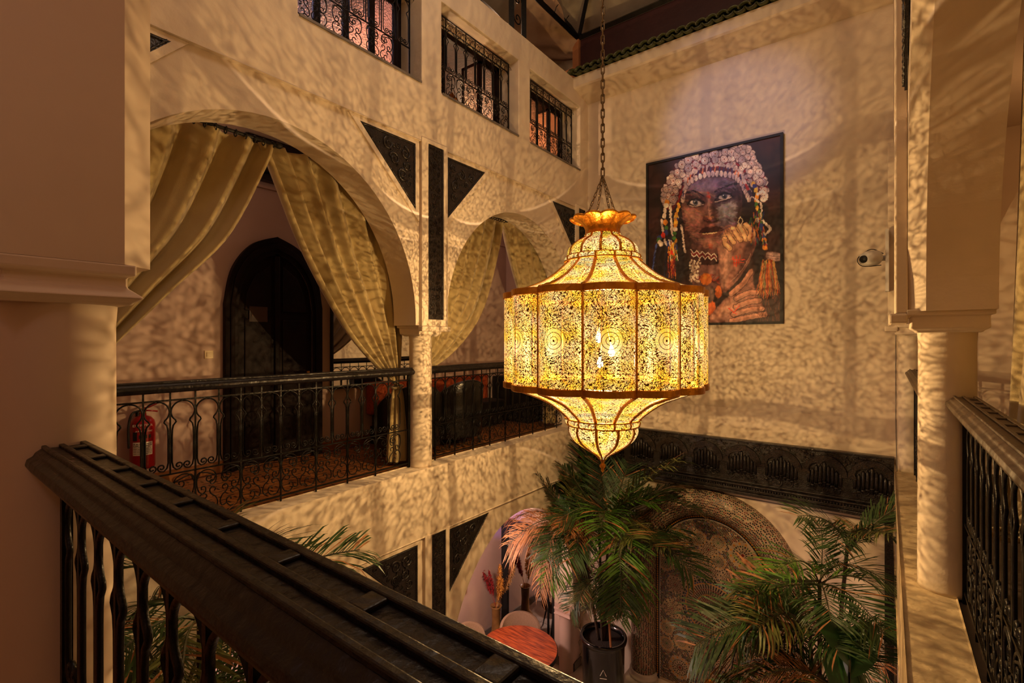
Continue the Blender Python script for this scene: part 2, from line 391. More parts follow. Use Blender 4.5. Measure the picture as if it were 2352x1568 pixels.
# --- gallery slabs, floors, ceilings
w = MB(); w.box(-6.1, XLB + .14, -1.4, YB, -1.75, ZF - .012); w.box(XLB, XR + .2, -1.4, YFB + .3, -1.75, ZF)
fl = w.build('floor', 'tile', kind='structure')
MB().box(XR + .2, 2.1, -1.4, YB, -1.75, ZF).build('right_gallery_slab', 'slate', fl)
w = MB(); w.box(-6.1, XLB, -1.4, YB, ZC, ZC + .15); w.box(XRB, 2.1, -1.4, YB, ZC, ZC + .15); w.box(XLB, XRB, -1.4, YFB, ZC, ZC + .15)
w.build('ceiling', 'ceilp', kind='structure')
w = MB(); w.box(-6.1, 2.1, -1.4, 8.0, ZG - .1, ZG); gf = w.build('floor.001', 'grey', kind='structure')
# ground floor flags near the table and pot
t = MB(); t.box(-.295, .295, -.295, .295, 0, .006)
src = None
for i in range(9):
    for j in range(8):
        x, y = -5.75 + i * .6, 2.9 + j * .6
        if src is None: src = t.build('tile', 'marble', gf); src.location = (x, y, ZG)
        else: inst(src, gf, (x, y, ZG))
# gallery floor tiles (part of the floor): one ochre square with its dark insets
t = MB(); g = .002
t.mi = 0; t.box(-.098, .098, -.098, .098, 0, .009)
t.mi = 1
for (x, y, r_) in ((-.049, -.049, 0), (.049, -.049, 1), (-.049, .049, 1), (.049, .049, 0)):
    if r_: t.box(x - .008, x + .008, y - .03, y + .03, .008, .0105)
    else: t.box(x - .03, x + .03, y - .008, y + .008, .008, .0105)
src = None
for i in range(7):
    for j in range(36):
        x, y = -4.60 - i * .2, .45 + j * .198
        if src is None: src = t.build('tile', ['tile', 'tiledark'], fl); src.location = (x, y, ZF - .012)
        else: inst(src, fl, (x, y, ZF - .012), name='tile')
# --- outer walls of the galleries
w = MB(); w.box(-6.15, -6.0, -1.4, 8.0, ZF, ZC); wo = w.build('wall_outer_left', 'pink', kind='structure')
w = MB(); w.box(-6.15, -6.0, -1.4, 8.0, ZG, -1.75); w.build('lower_wall', 'pink', wo)
w = MB(); w.box(-6.0, XLB, 7.6, 7.75, ZF, ZC); w.build('end_wall', 'pink', wo)
w = MB(); w.box(-6.0, XLB, 7.45, 7.6, ZG, -1.75); w.build('end_wall', 'pink', wo)
w = MB(); w.box(2.0, 2.15, -1.4, 8.0, ZG, ZC); w2 = w.build('wall_outer_right', 'plaster2', kind='structure')
w = MB(); w.box(XRB, 2.0, 7.6, 7.75, ZG, ZC); w.build('end_wall', 'plaster2', w2)
w = MB(); w.box(-6.1, 2.1, -1.5, -1.4, ZG, 4.6); w.build('wall_behind', 'pink', kind='structure')
# baseboards
w = MB(); w.box(-6.0, -5.975, -1.4, 7.6, ZF, ZF + .13); w.build('baseboard_left', 'tile', kind='structure')
w = MB(); w.box(-6.0, -5.975, -1.4, 7.45, ZG, ZG + .14); w.box(-6.0, XLB, 7.425, 7.45, ZG, ZG + .14)
w.box(XL - .001, XL + .02, 7.14, YL, ZG, ZG + .14); w.box(XLB - .0, XL + .02, 7.135, 7.16, ZG, ZG + .14); w.build('baseboard_ground', 'grey', kind='structure')
# thin dark strips laid in as the shadow line under the bands
w = MB(); w.box(XL - .0, XL + .006, .6, 7.39, -2.252, -2.243); w.box(XL + .02, XR - .02, YL - .006, YL, -2.215, -2.205); w.build('shadow_line', 'grey', kind='structure')
w = MB(); w.box(XL, XL + .01, 7.28, 7.4, -2.24, -4.4)
# --- columns and piers
def column(label, x, y, z0, z1, r, pier=None, m_='plaster', cap=.22):
    c = thing('column', label, 'column', (x, y, z0), None)
    MB().lathe([(r * 1.02, z0), (r, z0 + .02), (r * .97, z1 - .12), (r, z1 - .05), (r * 1.02, z1 - .045), (r * 1.02, z1)], (x, y), 48).build('shaft', m_, c, True)
    # capital: square block with coved underside
    h = cap; cb = MB(); prof = [(r + .004, z1 - .055), (r + .012, z1 - .045), (r + .035, z1 - .03), (h - .02, z1 + .005), (h - .02, z1 + .04), (h, z1 + .045), (h, z1 + .08)]
    vs = []
    for q, z in prof: vs += [(x - q, y - q, z), (x + q, y - q, z), (x + q, y + q, z), (x - q, y + q, z)]
    fs = [(i * 4 + j, i * 4 + (j + 1) % 4, (i + 1) * 4 + (j + 1) % 4, (i + 1) * 4 + j) for i in range(len(prof) - 1) for j in range(4)]
    fs += [(3, 2, 1, 0), tuple((len(prof) - 1) * 4 + j for j in range(4))]
    cb.add(vs, fs); bevel(cb.build('capital', m_, c, fix=True), .006)
    return c
column('round plaster column between the two left gallery railings', XL - .19, 3.92, Z0, .10, .135, cap=.195)
column('smooth round column beside the near end of the right railing', XR + .185, 3.90, Z0, .10, .137, cap=.19)
column('thick shadowed column at the left edge of the picture', -2.165, .36, Z0, .17, .152, 'p', 'plaster2', cap=.168)
column('round plaster column of the ground floor arcade under the carved strip', XL - .19, 3.92, ZG, -4.6, .15)
column('ground floor column of the right arcade under the gallery', XR + .19, 3.92, ZG, -4.6, .15)
column('corner column at the near end of the right gallery', XR + .20, .36, Z0, .10, .137, cap=.15)
column('corner column at the near end of the left gallery', XL - .19, .36, Z0, .10, .137)
column('half round column in the far right gallery corner', XR + .10, 7.12, Z0, .10, .10, cap=.13)
column('half round column at the far end of the ground floor left arcade', XL - .12, 7.14, ZG, -4.6, .13, m_='pink', cap=.16)

# --- carved wood ornaments
def scrollwork(mb, inside, f, t, size, seed, box_, dens=1.0):
    """spirals with leaves packed inside a region; f(a,z,t) to world"""
    rnd = random.Random(seed); a0, a1, z0, z1 = box_; placed = []
    tries = 0
    for rad in (size, size * .75, size * .55, size * .38):
        for k in range(int(260 * dens)):
            a = rnd.uniform(a0, a1); z = rnd.uniform(z0, z1)
            if not inside(a, z, rad * 1.02): continue
            if any((a - p[0]) ** 2 + (z - p[1]) ** 2 < ((rad + p[2]) * .93) ** 2 for p in placed): continue
            placed.append((a, z, rad))
            d = rnd.choice((-1, 1)); sp = spiral(a, z, rad * .92, rad * .12, rnd.uniform(0, 6.28), 1.6 * d, 16)
            mb.tube([f(p[0], p[1], t) for p in sp], [rad * .17 * (1 - .45 * i / 16) for i in range(17)], 5)
            q = rad * .16
            for e in range(3):
                an = rnd.uniform(0, 6.28); c1 = (a + rad * 1.0 * math.cos(an), z + rad * 1.0 * math.sin(an))
                c2 = (a + rad * .55 * math.cos(an + .5), z + rad * .55 * math.sin(an + .5))
                mb.tube([f(c1[0], c1[1], t), f((c1[0] + c2[0]) / 2 + q, (c1[1] + c2[1]) / 2, t), f(c2[0], c2[1], t)], [rad * .05, rad * .16, rad * .05], 4)
def tri_panel(p, label, side, fx, name='wood_carving'):
    """triangular carved panel; p = 3 (a,z), side=+1 relief towards +x"""
    cx = sum(q[0] for q in p) / 3; cz = sum(q[1] for q in p) / 3
    th = thing(name, label, 'carved panel', (fx, cx, cz))
    MB().prism(p, [], fY, fx + .004 * side, fx + .018 * side).build('back_board', 'carve', th, fix=True)
    def edge_in(a, z, m_):
        sgn = None
        for i in range(3):
            x1, y1 = p[i]; x2, y2 = p[(i + 1) % 3]; d = ((x2 - x1) * (z - y1) - (y2 - y1) * (a - x1)) / math.hypot(x2 - x1, y2 - y1)
            if abs(d) < m_ + .035: return False
            if sgn is None: sgn = d > 0
            elif (d > 0) != sgn: return False
        return True
    b_ = MB(); scrollwork(b_, edge_in, fY, fx + .022 * side, .078, int(abs(cx * 100)), (min(q[0] for q in p), max(q[0] for q in p), min(q[1] for q in p), max(q[1] for q in p)))
    b_.build('scroll_relief', 'carve', th, True, kind='stuff')
    for i in range(3):                                      # rope moulding on each side
        x1, y1 = p[i]; x2, y2 = p[(i + 1) % 3]; n_ = int(math.hypot(x2 - x1, y2 - y1) / .02)
        nx, ny = cx - (x1 + x2) / 2, cz - (y1 + y2) / 2; l_ = math.hypot(nx, ny); nx, ny = nx / l_ * .016, ny / l_ * .016
        r_ = MB(); r_.tube([fY(x1 + (x2 - x1) * k / n_ + nx, y1 + (y2 - y1) * k / n_ + ny, fx + .02 * side) for k in range(1, n_)], [.011 if k % 2 else .006 for k in range(1, n_)], 6)
        r_.build('rope_moulding', 'carve', th, True)
    return th
def tri_frame(p, fx, side, parent):
    """raised plaster band round a panel"""
    cx = sum(q[0] for q in p) / 3; cz = sum(q[1] for q in p) / 3
    def off(d):
        out = []
        n_ = 3
        for i in range(3):
            def line(k):
                x1, y1 = p[k % 3]; x2, y2 = p[(k + 1) % 3]; dx, dy = x2 - x1, y2 - y1; l_ = math.hypot(dx, dy); nx, ny = dy / l_, -dx / l_
                if (cx - x1) * nx + (cz - y1) * ny > 0: nx, ny = -nx, -ny
                return x1 + nx * d, y1 + ny * d, dx, dy
            xa, ya, da, ea = line(i - 1); xb, yb, db, eb = line(i)
            den = da * eb - ea * db; t_ = ((xb - xa) * eb - (yb - ya) * db) / den
            out.append((xa + da * t_, ya + ea * t_))
        return out
    o1 = off(.052); o1 = [(min(max(q[0], -9), 9), min(q[1], 2.248) if q[1] > 0 else q[1]) for q in o1]
    MB().prism(o1, [off(.0)], fY, fx, fx + .022 * side).build('panel_surround', 'plaster', parent, fix=True)
TRI = [([(2.93, 2.20), (3.66, 2.20), (3.66, 1.46)], 'large triangular carved black panel left of the upper pilaster, tip pointing down'),
       ([(4.16, 2.20), (4.85, 2.20), (4.16, 1.46)], 'triangular carved black panel right of the upper pilaster beside the small arch'),
       ([(6.47, 2.20), (7.18, 2.20), (7.18, 1.46)], 'triangular carved black panel right of the small arch just behind the lantern crown'),
       ([(.62, 2.20), (1.31, 2.20), (.62, 1.46)], 'triangular carved panel at upper left of which only the tip shows beside the near pier'),
       ([(2.95, -2.30), (3.69, -2.30), (3.69, -3.04)], 'triangular carved black panel with pine cone relief just above the foreground handrail'),
       ([(4.18, -2.28), (4.93, -2.28), (4.18, -3.05)], 'triangular carved black panel with scroll relief left of the ground floor arch with the table'),
       ([(6.45, -2.28), (7.20, -2.28), (7.20, -3.0)], 'triangular carved black panel partly hidden by the tall palm in the corner'),
       ([(.62, -2.30), (1.33, -2.30), (.62, -3.04)], 'carved black panel low at left seen between the near balusters')]
for p, lab in TRI:
    tri_panel(p, lab, 1, XL); tri_frame(p, XL, 1, wl)
for (p, lab) in (([(2.93, 2.20), (3.66, 2.20), (3.66, 1.46)], 'triangular carved panel on the right wall before the near column'), ([(4.16, 2.20), (4.85, 2.20), (4.16, 1.46)], 'triangular carved panel on the right wall past the near column')):
    tri_panel(p, lab, -1, XR)
# pinecone relief beads on the low panel
b_ = MB()
for i in range(6):
    for j in range(6):
        a, z = 3.40 + (i - 2.5) * .019 + (j - 2.5) * .006, -2.60 + (j - 2.5) * .02
        if abs(i - 2.5) + abs(j - 2.5) * .7 < 3.4: b_.tube([(XL + .02, a, z), (XL + .04, a, z)], [.010, .004], 5)
b_.build('pine_cone_beads', 'carve', kind='stuff', parent=[o for o in D.objects if o.name.startswith('wood_carving') and o.get('label', '').find('pine cone') > 0][0])
def pilaster(y0, y1, s0, s1, z0, z1, zs0, zs1, fx, side, label, parent, prot=.05):
    """plaster pilaster with a carved strip let in"""
    w_ = MB(); w_.prism([(y0, z0), (y1, z0), (y1, z1), (y0, z1)], [[(s0, zs0), (s1, zs0), (s1, zs1), (s0, zs1)]], fY, fx + prot * side, fx)
    bevel(w_.build('pilaster', 'plaster', parent, fix=True), .008)
    lipb = MB(); lipb.box(fx, fx + (prot + .03) * side, y0 - .02, y1 + .02, z0 - .06, z0) if z0 > -2 else None
    if z0 > -2: bevel(lipb.build('pilaster_foot', 'plaster', parent, fix=True), .012)
    th = thing('wood_carving', label, 'carved panel', (fx, (s0 + s1) / 2, zs0))
    MB().box(fx + .002 * side, fx + (prot - .015) * side, s0, s1, zs0, zs1).build('back_board', 'carve', th, fix=True)
    b_ = MB(); n_ = int((zs1 - zs0) / .03)
    for sy in (s0 + .012, s1 - .012):
        b_.tube([(fx + (prot - .012) * side, sy, zs0 + (zs1 - zs0) * k / (n_ * 2)) for k in range(n_ * 2 + 1)], [.009 if k % 2 else .005 for k in range(n_ * 2 + 1)], 5)
    b_.build('bead_moulding', 'carve', th, True)
    b_ = MB(); ins = lambda a, z, r_: s0 + .02 + r_ < a < s1 - .02 - r_ and zs0 + .01 + r_ < z < zs1 - .01 - r_
    scrollwork(b_, ins, fY, fx + (prot - .012) * side, .045, 11, (s0, s1, zs0, zs1), 3.0)
    b_.build('floral_relief', 'carveg', th, True, kind='stuff')
pilaster(3.73, 4.14, 3.83, 4.075, .16, 2.30, .24, 2.25, XL, 1, 'tall narrow carved strip on the pilaster above the left gallery column', wl)
pilaster(3.78, 4.17, 3.885, 4.11, -4.5, -2.235, -4.4, -2.25, XL, 1, 'narrow carved strip on the ground floor pilaster under the gallery', wl)
pilaster(7.16, 7.58, 7.27, 7.5, .16, 2.30, .24, 2.25, XL, 1, 'carved strip in the far left corner behind the lantern crown', wl)
pilaster(3.73, 4.14, 3.83, 4.075, .16, 2.30, .24, 2.25, XR, -1, 'carved strip seen edge-on above the right column', wr, .06)
pilaster(7.0, 7.42, 7.1, 7.34, .16, 2.25, .24, 2.2, XR, -1, 'carved strip seen edge-on behind the small surveillance camera', wr, .09)
# dark carved uprights under the lintel
for x0, x1, lab in ((-4.17, -4.04, 'black carved upright in the back left corner under the lintel'), (-.02, .07, 'slim black upright at the right end under the lintel')):
    th = thing('carved_upright', lab, 'carved panel', ((x0 + x1) / 2, YL - .02, -3.4))
    MB().box(x0, x1, YL - .05, YL - .001, -4.6, -2.14).build('board', 'carve', th)
    b_ = MB(); ins = lambda a, z, r_: x0 + r_ < a < x1 - r_ and -4.6 + r_ < z < -2.15 - r_
    scrollwork(b_, ins, fX, YL - .052, .03, 5, (x0, x1, -4.6, -2.15), 3.0); b_.build('relief', 'carve', th, True, kind='stuff')

# --- carved lintel on the back wall
th = thing('carved_lintel', 'long black carved wooden lintel with a row of scalloped arches over the mosaic fountain', 'lintel', (-2.05, YL, -2.1))
F0 = YL - .004
MB().box(XL + .02, XR - .03, YL - .10, F0, -2.13, -1.39).build('back_board', 'carve', th)
b_ = MB()
for z0, z1, d in ((-2.13, -2.085, .17), (-2.085, -2.045, .145), (-2.01, -1.985, .155), (-1.97, -1.95, .13), (-1.41, -1.385, .13)):
    b_.box(XL + .02, XR - .03, YL - d, YL - .09, z0, z1)
bevel(b_.build('moulding', 'carve', th), .006)
b_ = MB(); n_ = 130
for k in range(n_): 
    x = XL + .05 + k * (XR - XL - .1) / n_
    b_.box(x, x + .018, YL - .155, YL - .14, -2.04, -2.015)
b_.build('bead_row', 'carve', th, kind='stuff')
AW = .485; AX0 = -4.15
prev = None
for k in range(9):
    cx = -4.02 + AW * k
    if cx + .2 > XR: break
    n1 = 16; pts = []
    R1, R2, zc = AW / 2, AW / 2 - .055, -1.70
    outer = [(cx - R1 * math.cos(PI * i / n1), zc + R1 * 1.02 * math.sin(PI * i / n1)) for i in range(n1 + 1)]
    inner = []                                               # scalloped (five-lobed) inner edge
    for i in range(41):
        a = PI * i / 40; rr = R2 * (.80 + .20 * abs(math.sin(2.5 * a)))
        inner.append((cx - rr * math.cos(a), zc - .005 + rr * math.sin(a)))
    ab = MB(); ab.prism(outer + inner[::-1], [], fX, YL - .135, YL - .10); 
    o_ = ab.build('scalloped_arch', 'carveg', th, fix=True)
    nb = MB()
    for q in range(-4, 5):                                   # hanging half-round niches, stepped
        h = .17 - abs(q) * .028 - (.02 if q % 2 else 0); x = cx + q * .043
        nb.tube([(x, YL - .105, zc - .16 + abs(q) * .01), (x, YL - .112, zc + h - .03), (x, YL - .102, zc + h)], [.017, .019, .003], 8)
        nb.box(x - .02, x + .02, YL - .135, YL - .10, zc - .10 - abs(q) * .018, zc - .085 - abs(q) * .018)
    nb.build('niche_row', 'carve', th, True)
    lb = MB(); ins = lambda a, z, r_: cx - .2 + r_ < a < cx + .2 - r_ and -1.95 + r_ < z < -1.82 - r_ + .03
    scrollwork(lb, ins, fX, YL - .108, .05, k, (cx - .22, cx + .22, -1.96, -1.78), .6); lb.build('leaf_relief', 'carve', th, True)
sp = MB(); rnd = random.Random(4)
for k in range(700):                                         # stippled spandrels above the arches
    x = rnd.uniform(XL + .05, XR - .06); z = rnd.uniform(-1.70, -1.42); ph_ = ((x + 4.02 + AW / 2) % AW) - AW / 2
    if math.hypot(ph_, (z + 1.70) / 1.02) < AW / 2 + .008: continue
    r_ = rnd.uniform(.006, .012); sp.box(x - r_, x + r_, YL - .112 - r_, YL - .10, z - r_, z + r_)
sp.build('spandrel_stipple', 'carveg', th, kind='stuff')
# ================================================================== lantern
LZ = lambda v: (781 - v) * .003846
NL = 13
# angle of the direction lantern->camera
ACAM = math.atan2(-LC.y, -LC.x)
PH = ACAM + math.radians(-10.3)                           # a seam direction (counted so that seams lie at -10, +17 ...)
lan = thing('hanging_lantern', 'huge glowing pierced brass lantern with scalloped drum hanging in the middle of the court', 'lantern', (LC.x, LC.y, -1.15))
def lanpt(r, a, z): return (LC.x + r * math.cos(a), LC.y + r * math.sin(a), z)
def uvbuild(mb, uvs, name, mats, parent):
    o = mb.build(name, mats, parent, True); me = o.data
    l = me.uv_layers.new(name='UVMap'); me_l = np.zeros(len(me.loops), dtype=np.int32); me.loops.foreach_get('vertex_index', me_l)
    l.data.foreach_set('uv', np.array(uvs, dtype=np.float32)[me_l].ravel()); return o
RS, RP = .80, .895
ZT, ZB = .415, -.415
DA = 2 * PI / NL
def lobe_r(t):                                            # t 0..1 over one lobe: circular bulge
    return RS + (RP - RS) * math.sin(PI * t) ** .62
def lobe_xy(k, t):
    a0 = PH + k * DA; a = a0 + DA * t
    # circular arc through the two seams
    p0 = Vector((RS * math.cos(a0), RS * math.sin(a0))); p1 = Vector((RS * math.cos(a0 + DA), RS * math.sin(a0 + DA)))
    mid = (p0 + p1) / 2; c = (p1 - p0).length; out = mid.normalized(); sag = .095
    R = (c * c / 4 + sag * sag) / (2 * sag); ctr = mid + out * (sag - R)
    h = math.asin(min(1, c / 2 / R)); th = -h + 2 * h * t
    ux = (p1 - p0).normalized()
    return ctr + out * R * math.cos(th) + ux * R * math.sin(th), R * th
for k in range(NL):
    nu, nv = 14, 3; P_ = []; uvs = []
    for i in range(nu + 1):
        q, s_ = lobe_xy(k, i / nu); row = []
        for j in range(nv + 1):
            z = ZB + .05 + (ZT - ZB - .10) * j / nv; row.append((LC.x + q.x, LC.y + q.y, z)); uvs.append((s_ + 0.0, z + .005))
        P_.append(row)
    b = MB(); b.grid(P_, True); uvbuild(b, uvs, 'pierced_panel', 'pierced', lan)
    # seam strip
    a0 = PH + k * DA
    b = MB(); b.tube([lanpt(RS - .004, a0, ZB), lanpt(RS - .004, a0, ZT)], .014, 6); b.build('seam', 'brass', lan, True)
for z0, z1, nm in ((ZT - .055, ZT, 'top_rim'), (ZB, ZB + .055, 'bottom_rim')):
    b = MB(); ring = []
    for k in range(NL):
        for i in range(12): q, _ = lobe_xy(k, i / 12); ring.append(q)
    n_ = len(ring); vs = []
    for sc, z in ((1.006, z0), (1.012, z0 + .004), (1.012, z1 - .004), (1.0, z1), (.97, z1), (.97, z0)):
        vs += [(LC.x + q.x * sc, LC.y + q.y * sc, z) for q in ring]
    fs = [(r_ * n_ + i, r_ * n_ + (i + 1) % n_, ((r_ + 1) % 6) * n_ + (i + 1) % n_, ((r_ + 1) % 6) * n_ + i) for r_ in range(6) for i in range(n_)]
    b.add(vs, fs); b.build(nm, 'brass', lan, False, fix=True)
def gore(profile, lobes, amp, ph, matn, name, ribr=.011, rib=True, sides=8, keep=1.0):
    """panels between ribs along a profile of (r,z)"""
    prof = [(p[0], p[1]) for p in catmull([(q[0], q[1], 0) for q in profile], 4)]
    cum = [0]
    for i in range(1, len(prof)): cum.append(cum[-1] + math.hypot(prof[i][0] - prof[i - 1][0], prof[i][1] - prof[i - 1][1]))
    da = 2 * PI / lobes
    for k in range(lobes):
        P_ = []; uvs = []
        for i in range(sides + 1):
            t = i / sides; row = []
            for j, (r, z) in enumerate(prof):
                rr = r * (1 + amp * math.sin(PI * t)); a = ph + (k + t) * da
                row.append(lanpt(rr, a, z)); uvs.append(((t - .5) * da * r + k * .37, cum[j] + 3.3))
            P_.append(row)
        b = MB(); b.grid(P_, True); uvbuild(b, uvs, name, matn, lan)
        if rib:
            b = MB(); b.tube([lanpt(r, ph + k * da, z) for r, z in prof], [max(ribr * (r / .3) ** .3, .008) for r, z in prof], 6); b.build('rib', 'brass', lan, True)
def flange(ring_prof, lobes, amp, ph, name, n=104):
    MBx = MB(); vs = []
    for r, z in ring_prof:
        for j in range(n):
            a = 2 * PI * j / n; q = r * (1 + amp * abs(math.sin(lobes * a / 2))); vs.append(lanpt(q, a + ph, z))
    k_ = len(ring_prof)
    fs = [(i * n + j, i * n + (j + 1) % n, ((i + 1) % k_) * n + (j + 1) % n, ((i + 1) % k_) * n + j) for i in range(k_) for j in range(n)]
    MBx.add(vs, fs); MBx.build(name, 'brass', lan, True, fix=True)
# drum cover plates (flat annulus between drum and shoulders)
gore([(.30, .70), (.36, .64), (.48, .54), (.63, .46), (.79, .41)], NL, .045, PH, 'pierced2', 'shoulder_panel', .014)
gore([(.79, -.41), (.63, -.47), (.50, -.53), (.38, -.62), (.315, -.68)], NL, .045, PH, 'pierced2', 'lower_shoulder_panel', .014)
flange([(.29, .735), (.32, .735), (.32, .742), (.29, .742)], NL, .02, PH, 'ring')
gore([(.318, .735), (.33, .715), (.318, .695)], NL, .02, PH, 'pierced2', 'ring_panel', .010)
flange([(.30, .688), (.335, .688), (.335, .70), (.30, .70)], NL, .02, PH, 'ring')
gore([(.15, .93), (.165, .90), (.235, .86), (.285, .81), (.298, .745)], NL - 2, .05, PH + .12, 'pierced2', 'crown_panel', .013)
# neck and scalloped flare
prof = catmull([(.155, .93, 0), (.148, .965, 0), (.165, 1.005, 0), (.205, 1.045, 0), (.25, 1.068, 0), (.272, 1.066, 0), (.274, 1.054, 0)], 5)
vs = []; n = 110
for p in prof:
    fl_ = max(0, (p[0] - .15) / .11)
    for j in range(n):
        a = 2 * PI * j / n; q = p[0] * (1 + (.05 + .03 * fl_) * (abs(math.sin(11 * a / 2)) - .5)); vs.append(lanpt(q, a + PH + .12, p[1] + .012 * fl_ * abs(math.sin(11 * a / 2))))
fs = [(i * n + j, i * n + (j + 1) % n, (i + 1) * n + (j + 1) % n, (i + 1) * n + j) for i in range(len(prof) - 1) for j in range(n)]
b = MB(); b.add(vs, fs); o_ = b.build('flared_neck', 'brass', lan, True); sm = o_.modifiers.new('s', 'SOLIDIFY'); sm.thickness = .006
flange([(.30, -.682), (.33, -.682), (.33, -.692), (.30, -.692)], NL, .02, PH, 'ring')
gore([(.315, -.69), (.326, -.71), (.315, -.735)], NL, .02, PH, 'pierced2', 'ring_panel', .010)
flange([(.29, -.735), (.315, -.735), (.315, -.747), (.29, -.747)], NL, .02, PH, 'ring')
gore([(.285, -.75), (.292, -.80), (.25, -.88), (.16, -.95), (.065, -1.01), (.03, -1.05)], NL - 3, .05, PH, 'pierced2', 'bowl_panel', .014)
MB().lathe([(.05, -1.015), (.032, -1.05), (.016, -1.075), (.014, -1.085), (.026, -1.10), (.028, -1.115), (.014, -1.135), (.012, -1.14), (.016, -1.145), (.010, -1.16), (.002, -1.17)], (LC.x, LC.y), 16).build('finial', 'brass', lan, True)
# bulbs on a holder inside
for (dx, dy, z, _p) in BULBS:
    MB().lathe([(.001, z - .045), (.022, z - .035), (.03, z - .01), (.022, z + .02), (.012, z + .045), (.012, z + .06)], (LC.x + dx, LC.y + dy), 14).build('bulb', 'bulb', lan, True)
b = MB()
for dx, dy, z, _p in BULBS: b.tube([(LC.x, LC.y, .5), (LC.x + dx * .6, LC.y + dy * .6, z + .2), (LC.x + dx, LC.y + dy, z + .05)], .006, 5)
b.build('bulb_holder', 'brass', lan, True)
def chain(label, p0, p1, ll=.062, r=.0045, wdt=.012):
    ch = thing('chain', label, 'chain', p1)
    p0, p1 = Vector(p0), Vector(p1); d = p0 - p1; n_ = max(2, int(d.length / (ll * .76))); t = d.normalized()
    q = t.to_track_quat('Z', 'X')
    lb = MB(); h = ll / 2 - wdt
    ptsl = [(wdt * math.cos(a), 0, (h if math.sin(a) > 0 else -h) + wdt * math.sin(a)) for a in [2 * PI * (k + .5) / 10 for k in range(10)]]
    lb.tube(ptsl, r, 5, closed=True)
    src = None
    for i in range(n_):
        if src is None: src = lb.build('chain_link', 'chain', ch, True); o = src; o.data.transform(Matrix.Translation(ch.location))
        else: o = inst(src, ch, name='chain_link')
        o.location = t * (d.length * (i + .5) / n_); o.rotation_mode = 'QUATERNION'
        o.rotation_quaternion = q @ Matrix.Rotation(PI / 2 * (i % 2) + .3, 4, 'Z').to_quaternion()
    return ch
chain('long steel link chain on which the lantern hangs from the roof', (LC.x, LC.y, 6.0), (LC.x, LC.y, 1.45), .085, .006, .014)
for k, (dx, lab) in enumerate(((PH + .3, 'short chain at the left of the four holding the lantern crown'), (PH + 1.7, 'second of the four short chains above the lantern crown'), (PH + 3.4, 'third of the four short chains above the lantern crown'), (PH + 5.0, 'short chain at the right of the four holding the lantern crown'))):
    pass
for dsx, lab in (((-.165, -.02), 'short chain leaning left from the hook to the lantern rim'), ((-.04, .17), 'short chain second from the left above the lantern crown'), ((.04, -.17), 'short chain third from the left above the lantern crown'), ((.155, .04), 'short chain leaning right from the hook to the lantern rim')):
    rx = Vector((.7924, .610)) * dsx[0] + Vector((-.61, .7924)) * dsx[1]
    chain(lab, (LC.x, LC.y, 1.45), (LC.x + rx.x, LC.y + rx.y, 1.03), .052, .0036, .009)

# ================================================================== railings
HH = .0875                                                 # half a module
def hoop_pts(s):
    """one side of a horseshoe hoop with its bottom scroll; s=+1 or -1; coordinates (a, z)"""
    circ = [(.082 * math.sin(t), -.56 + .082 * math.cos(t)) for t in [2.45 * i / 14 for i in range(15)]]
    low = [(.066, -.665), (.073, -.70), (.0745, -.76), (.0745, -.86), (.0745, -.955), (.066, -.995), (.045, -1.017), (.022, -1.012)]
    sp = spiral(.030, -.985, .028, .008, -1.9, -1.15 * 1, 12)
    pts = circ + [(.047, -.640)] + low + sp[1:]
    return [(s * p[0], p[1]) for p in pts]
def hoop(mb, f, th=.0055):
    for s in (1, -1): mb.tube([f(a, z) for a, z in hoop_pts(s)], th, 5)
def frieze(mb, f, th=.005):
    """half cell 0..0.175 wide, top z=-1.055, bottom -1.42, with its mirror image"""
    for s in (1, -1):
        c1 = spiral(.105, -1.135, .006, .042, -1.0, 1.25, 14)
        path = c1 + [(.03, -1.075), (.012, -1.12), (.010, -1.18), (.025, -1.235)] 
        pts = catmull([(p[0], p[1], 0) for p in path], 2)
        c2 = [(.025, -1.235), (.05, -1.255), (.075, -1.235), (.070, -1.20), (.045, -1.20), (.044, -1.222)]
        pts2 = catmull([(p[0], p[1], 0) for p in c2], 4)
        c3 = [(.062, -1.30), (.082, -1.285), (.075, -1.262), (.04, -1.26), (.012, -1.30), (.012, -1.35), (.04, -1.40), (.085, -1.405), (.115, -1.37), (.110, -1.335), (.085, -1.33), (.08, -1.35)]
        pts3 = catmull([(p[0], p[1], 0) for p in c3], 4)
        c4 = [(.012, -1.13), (.035, -1.08), (.085, -1.062), (.135, -1.085), (.155, -1.135), (.143, -1.18), (.115, -1.185), (.108, -1.16), (.125, -1.15)]
        pts4 = catmull([(p[0], p[1], 0) for p in c4], 4)
        c5 = [(.115, -1.37), (.15, -1.385), (.165, -1.345), (.150, -1.30), (.118, -1.27), (.105, -1.235), (.125, -1.21), (.148, -1.228), (.140, -1.25)]
        pts5 = catmull([(p[0], p[1], 0) for p in c5], 4)
        for P3 in (pts, pts2, pts3, pts4, pts5):
            mb.tube([f(.175 + s * (p[0] - .175), p[1]) for p in P3], th, 5)
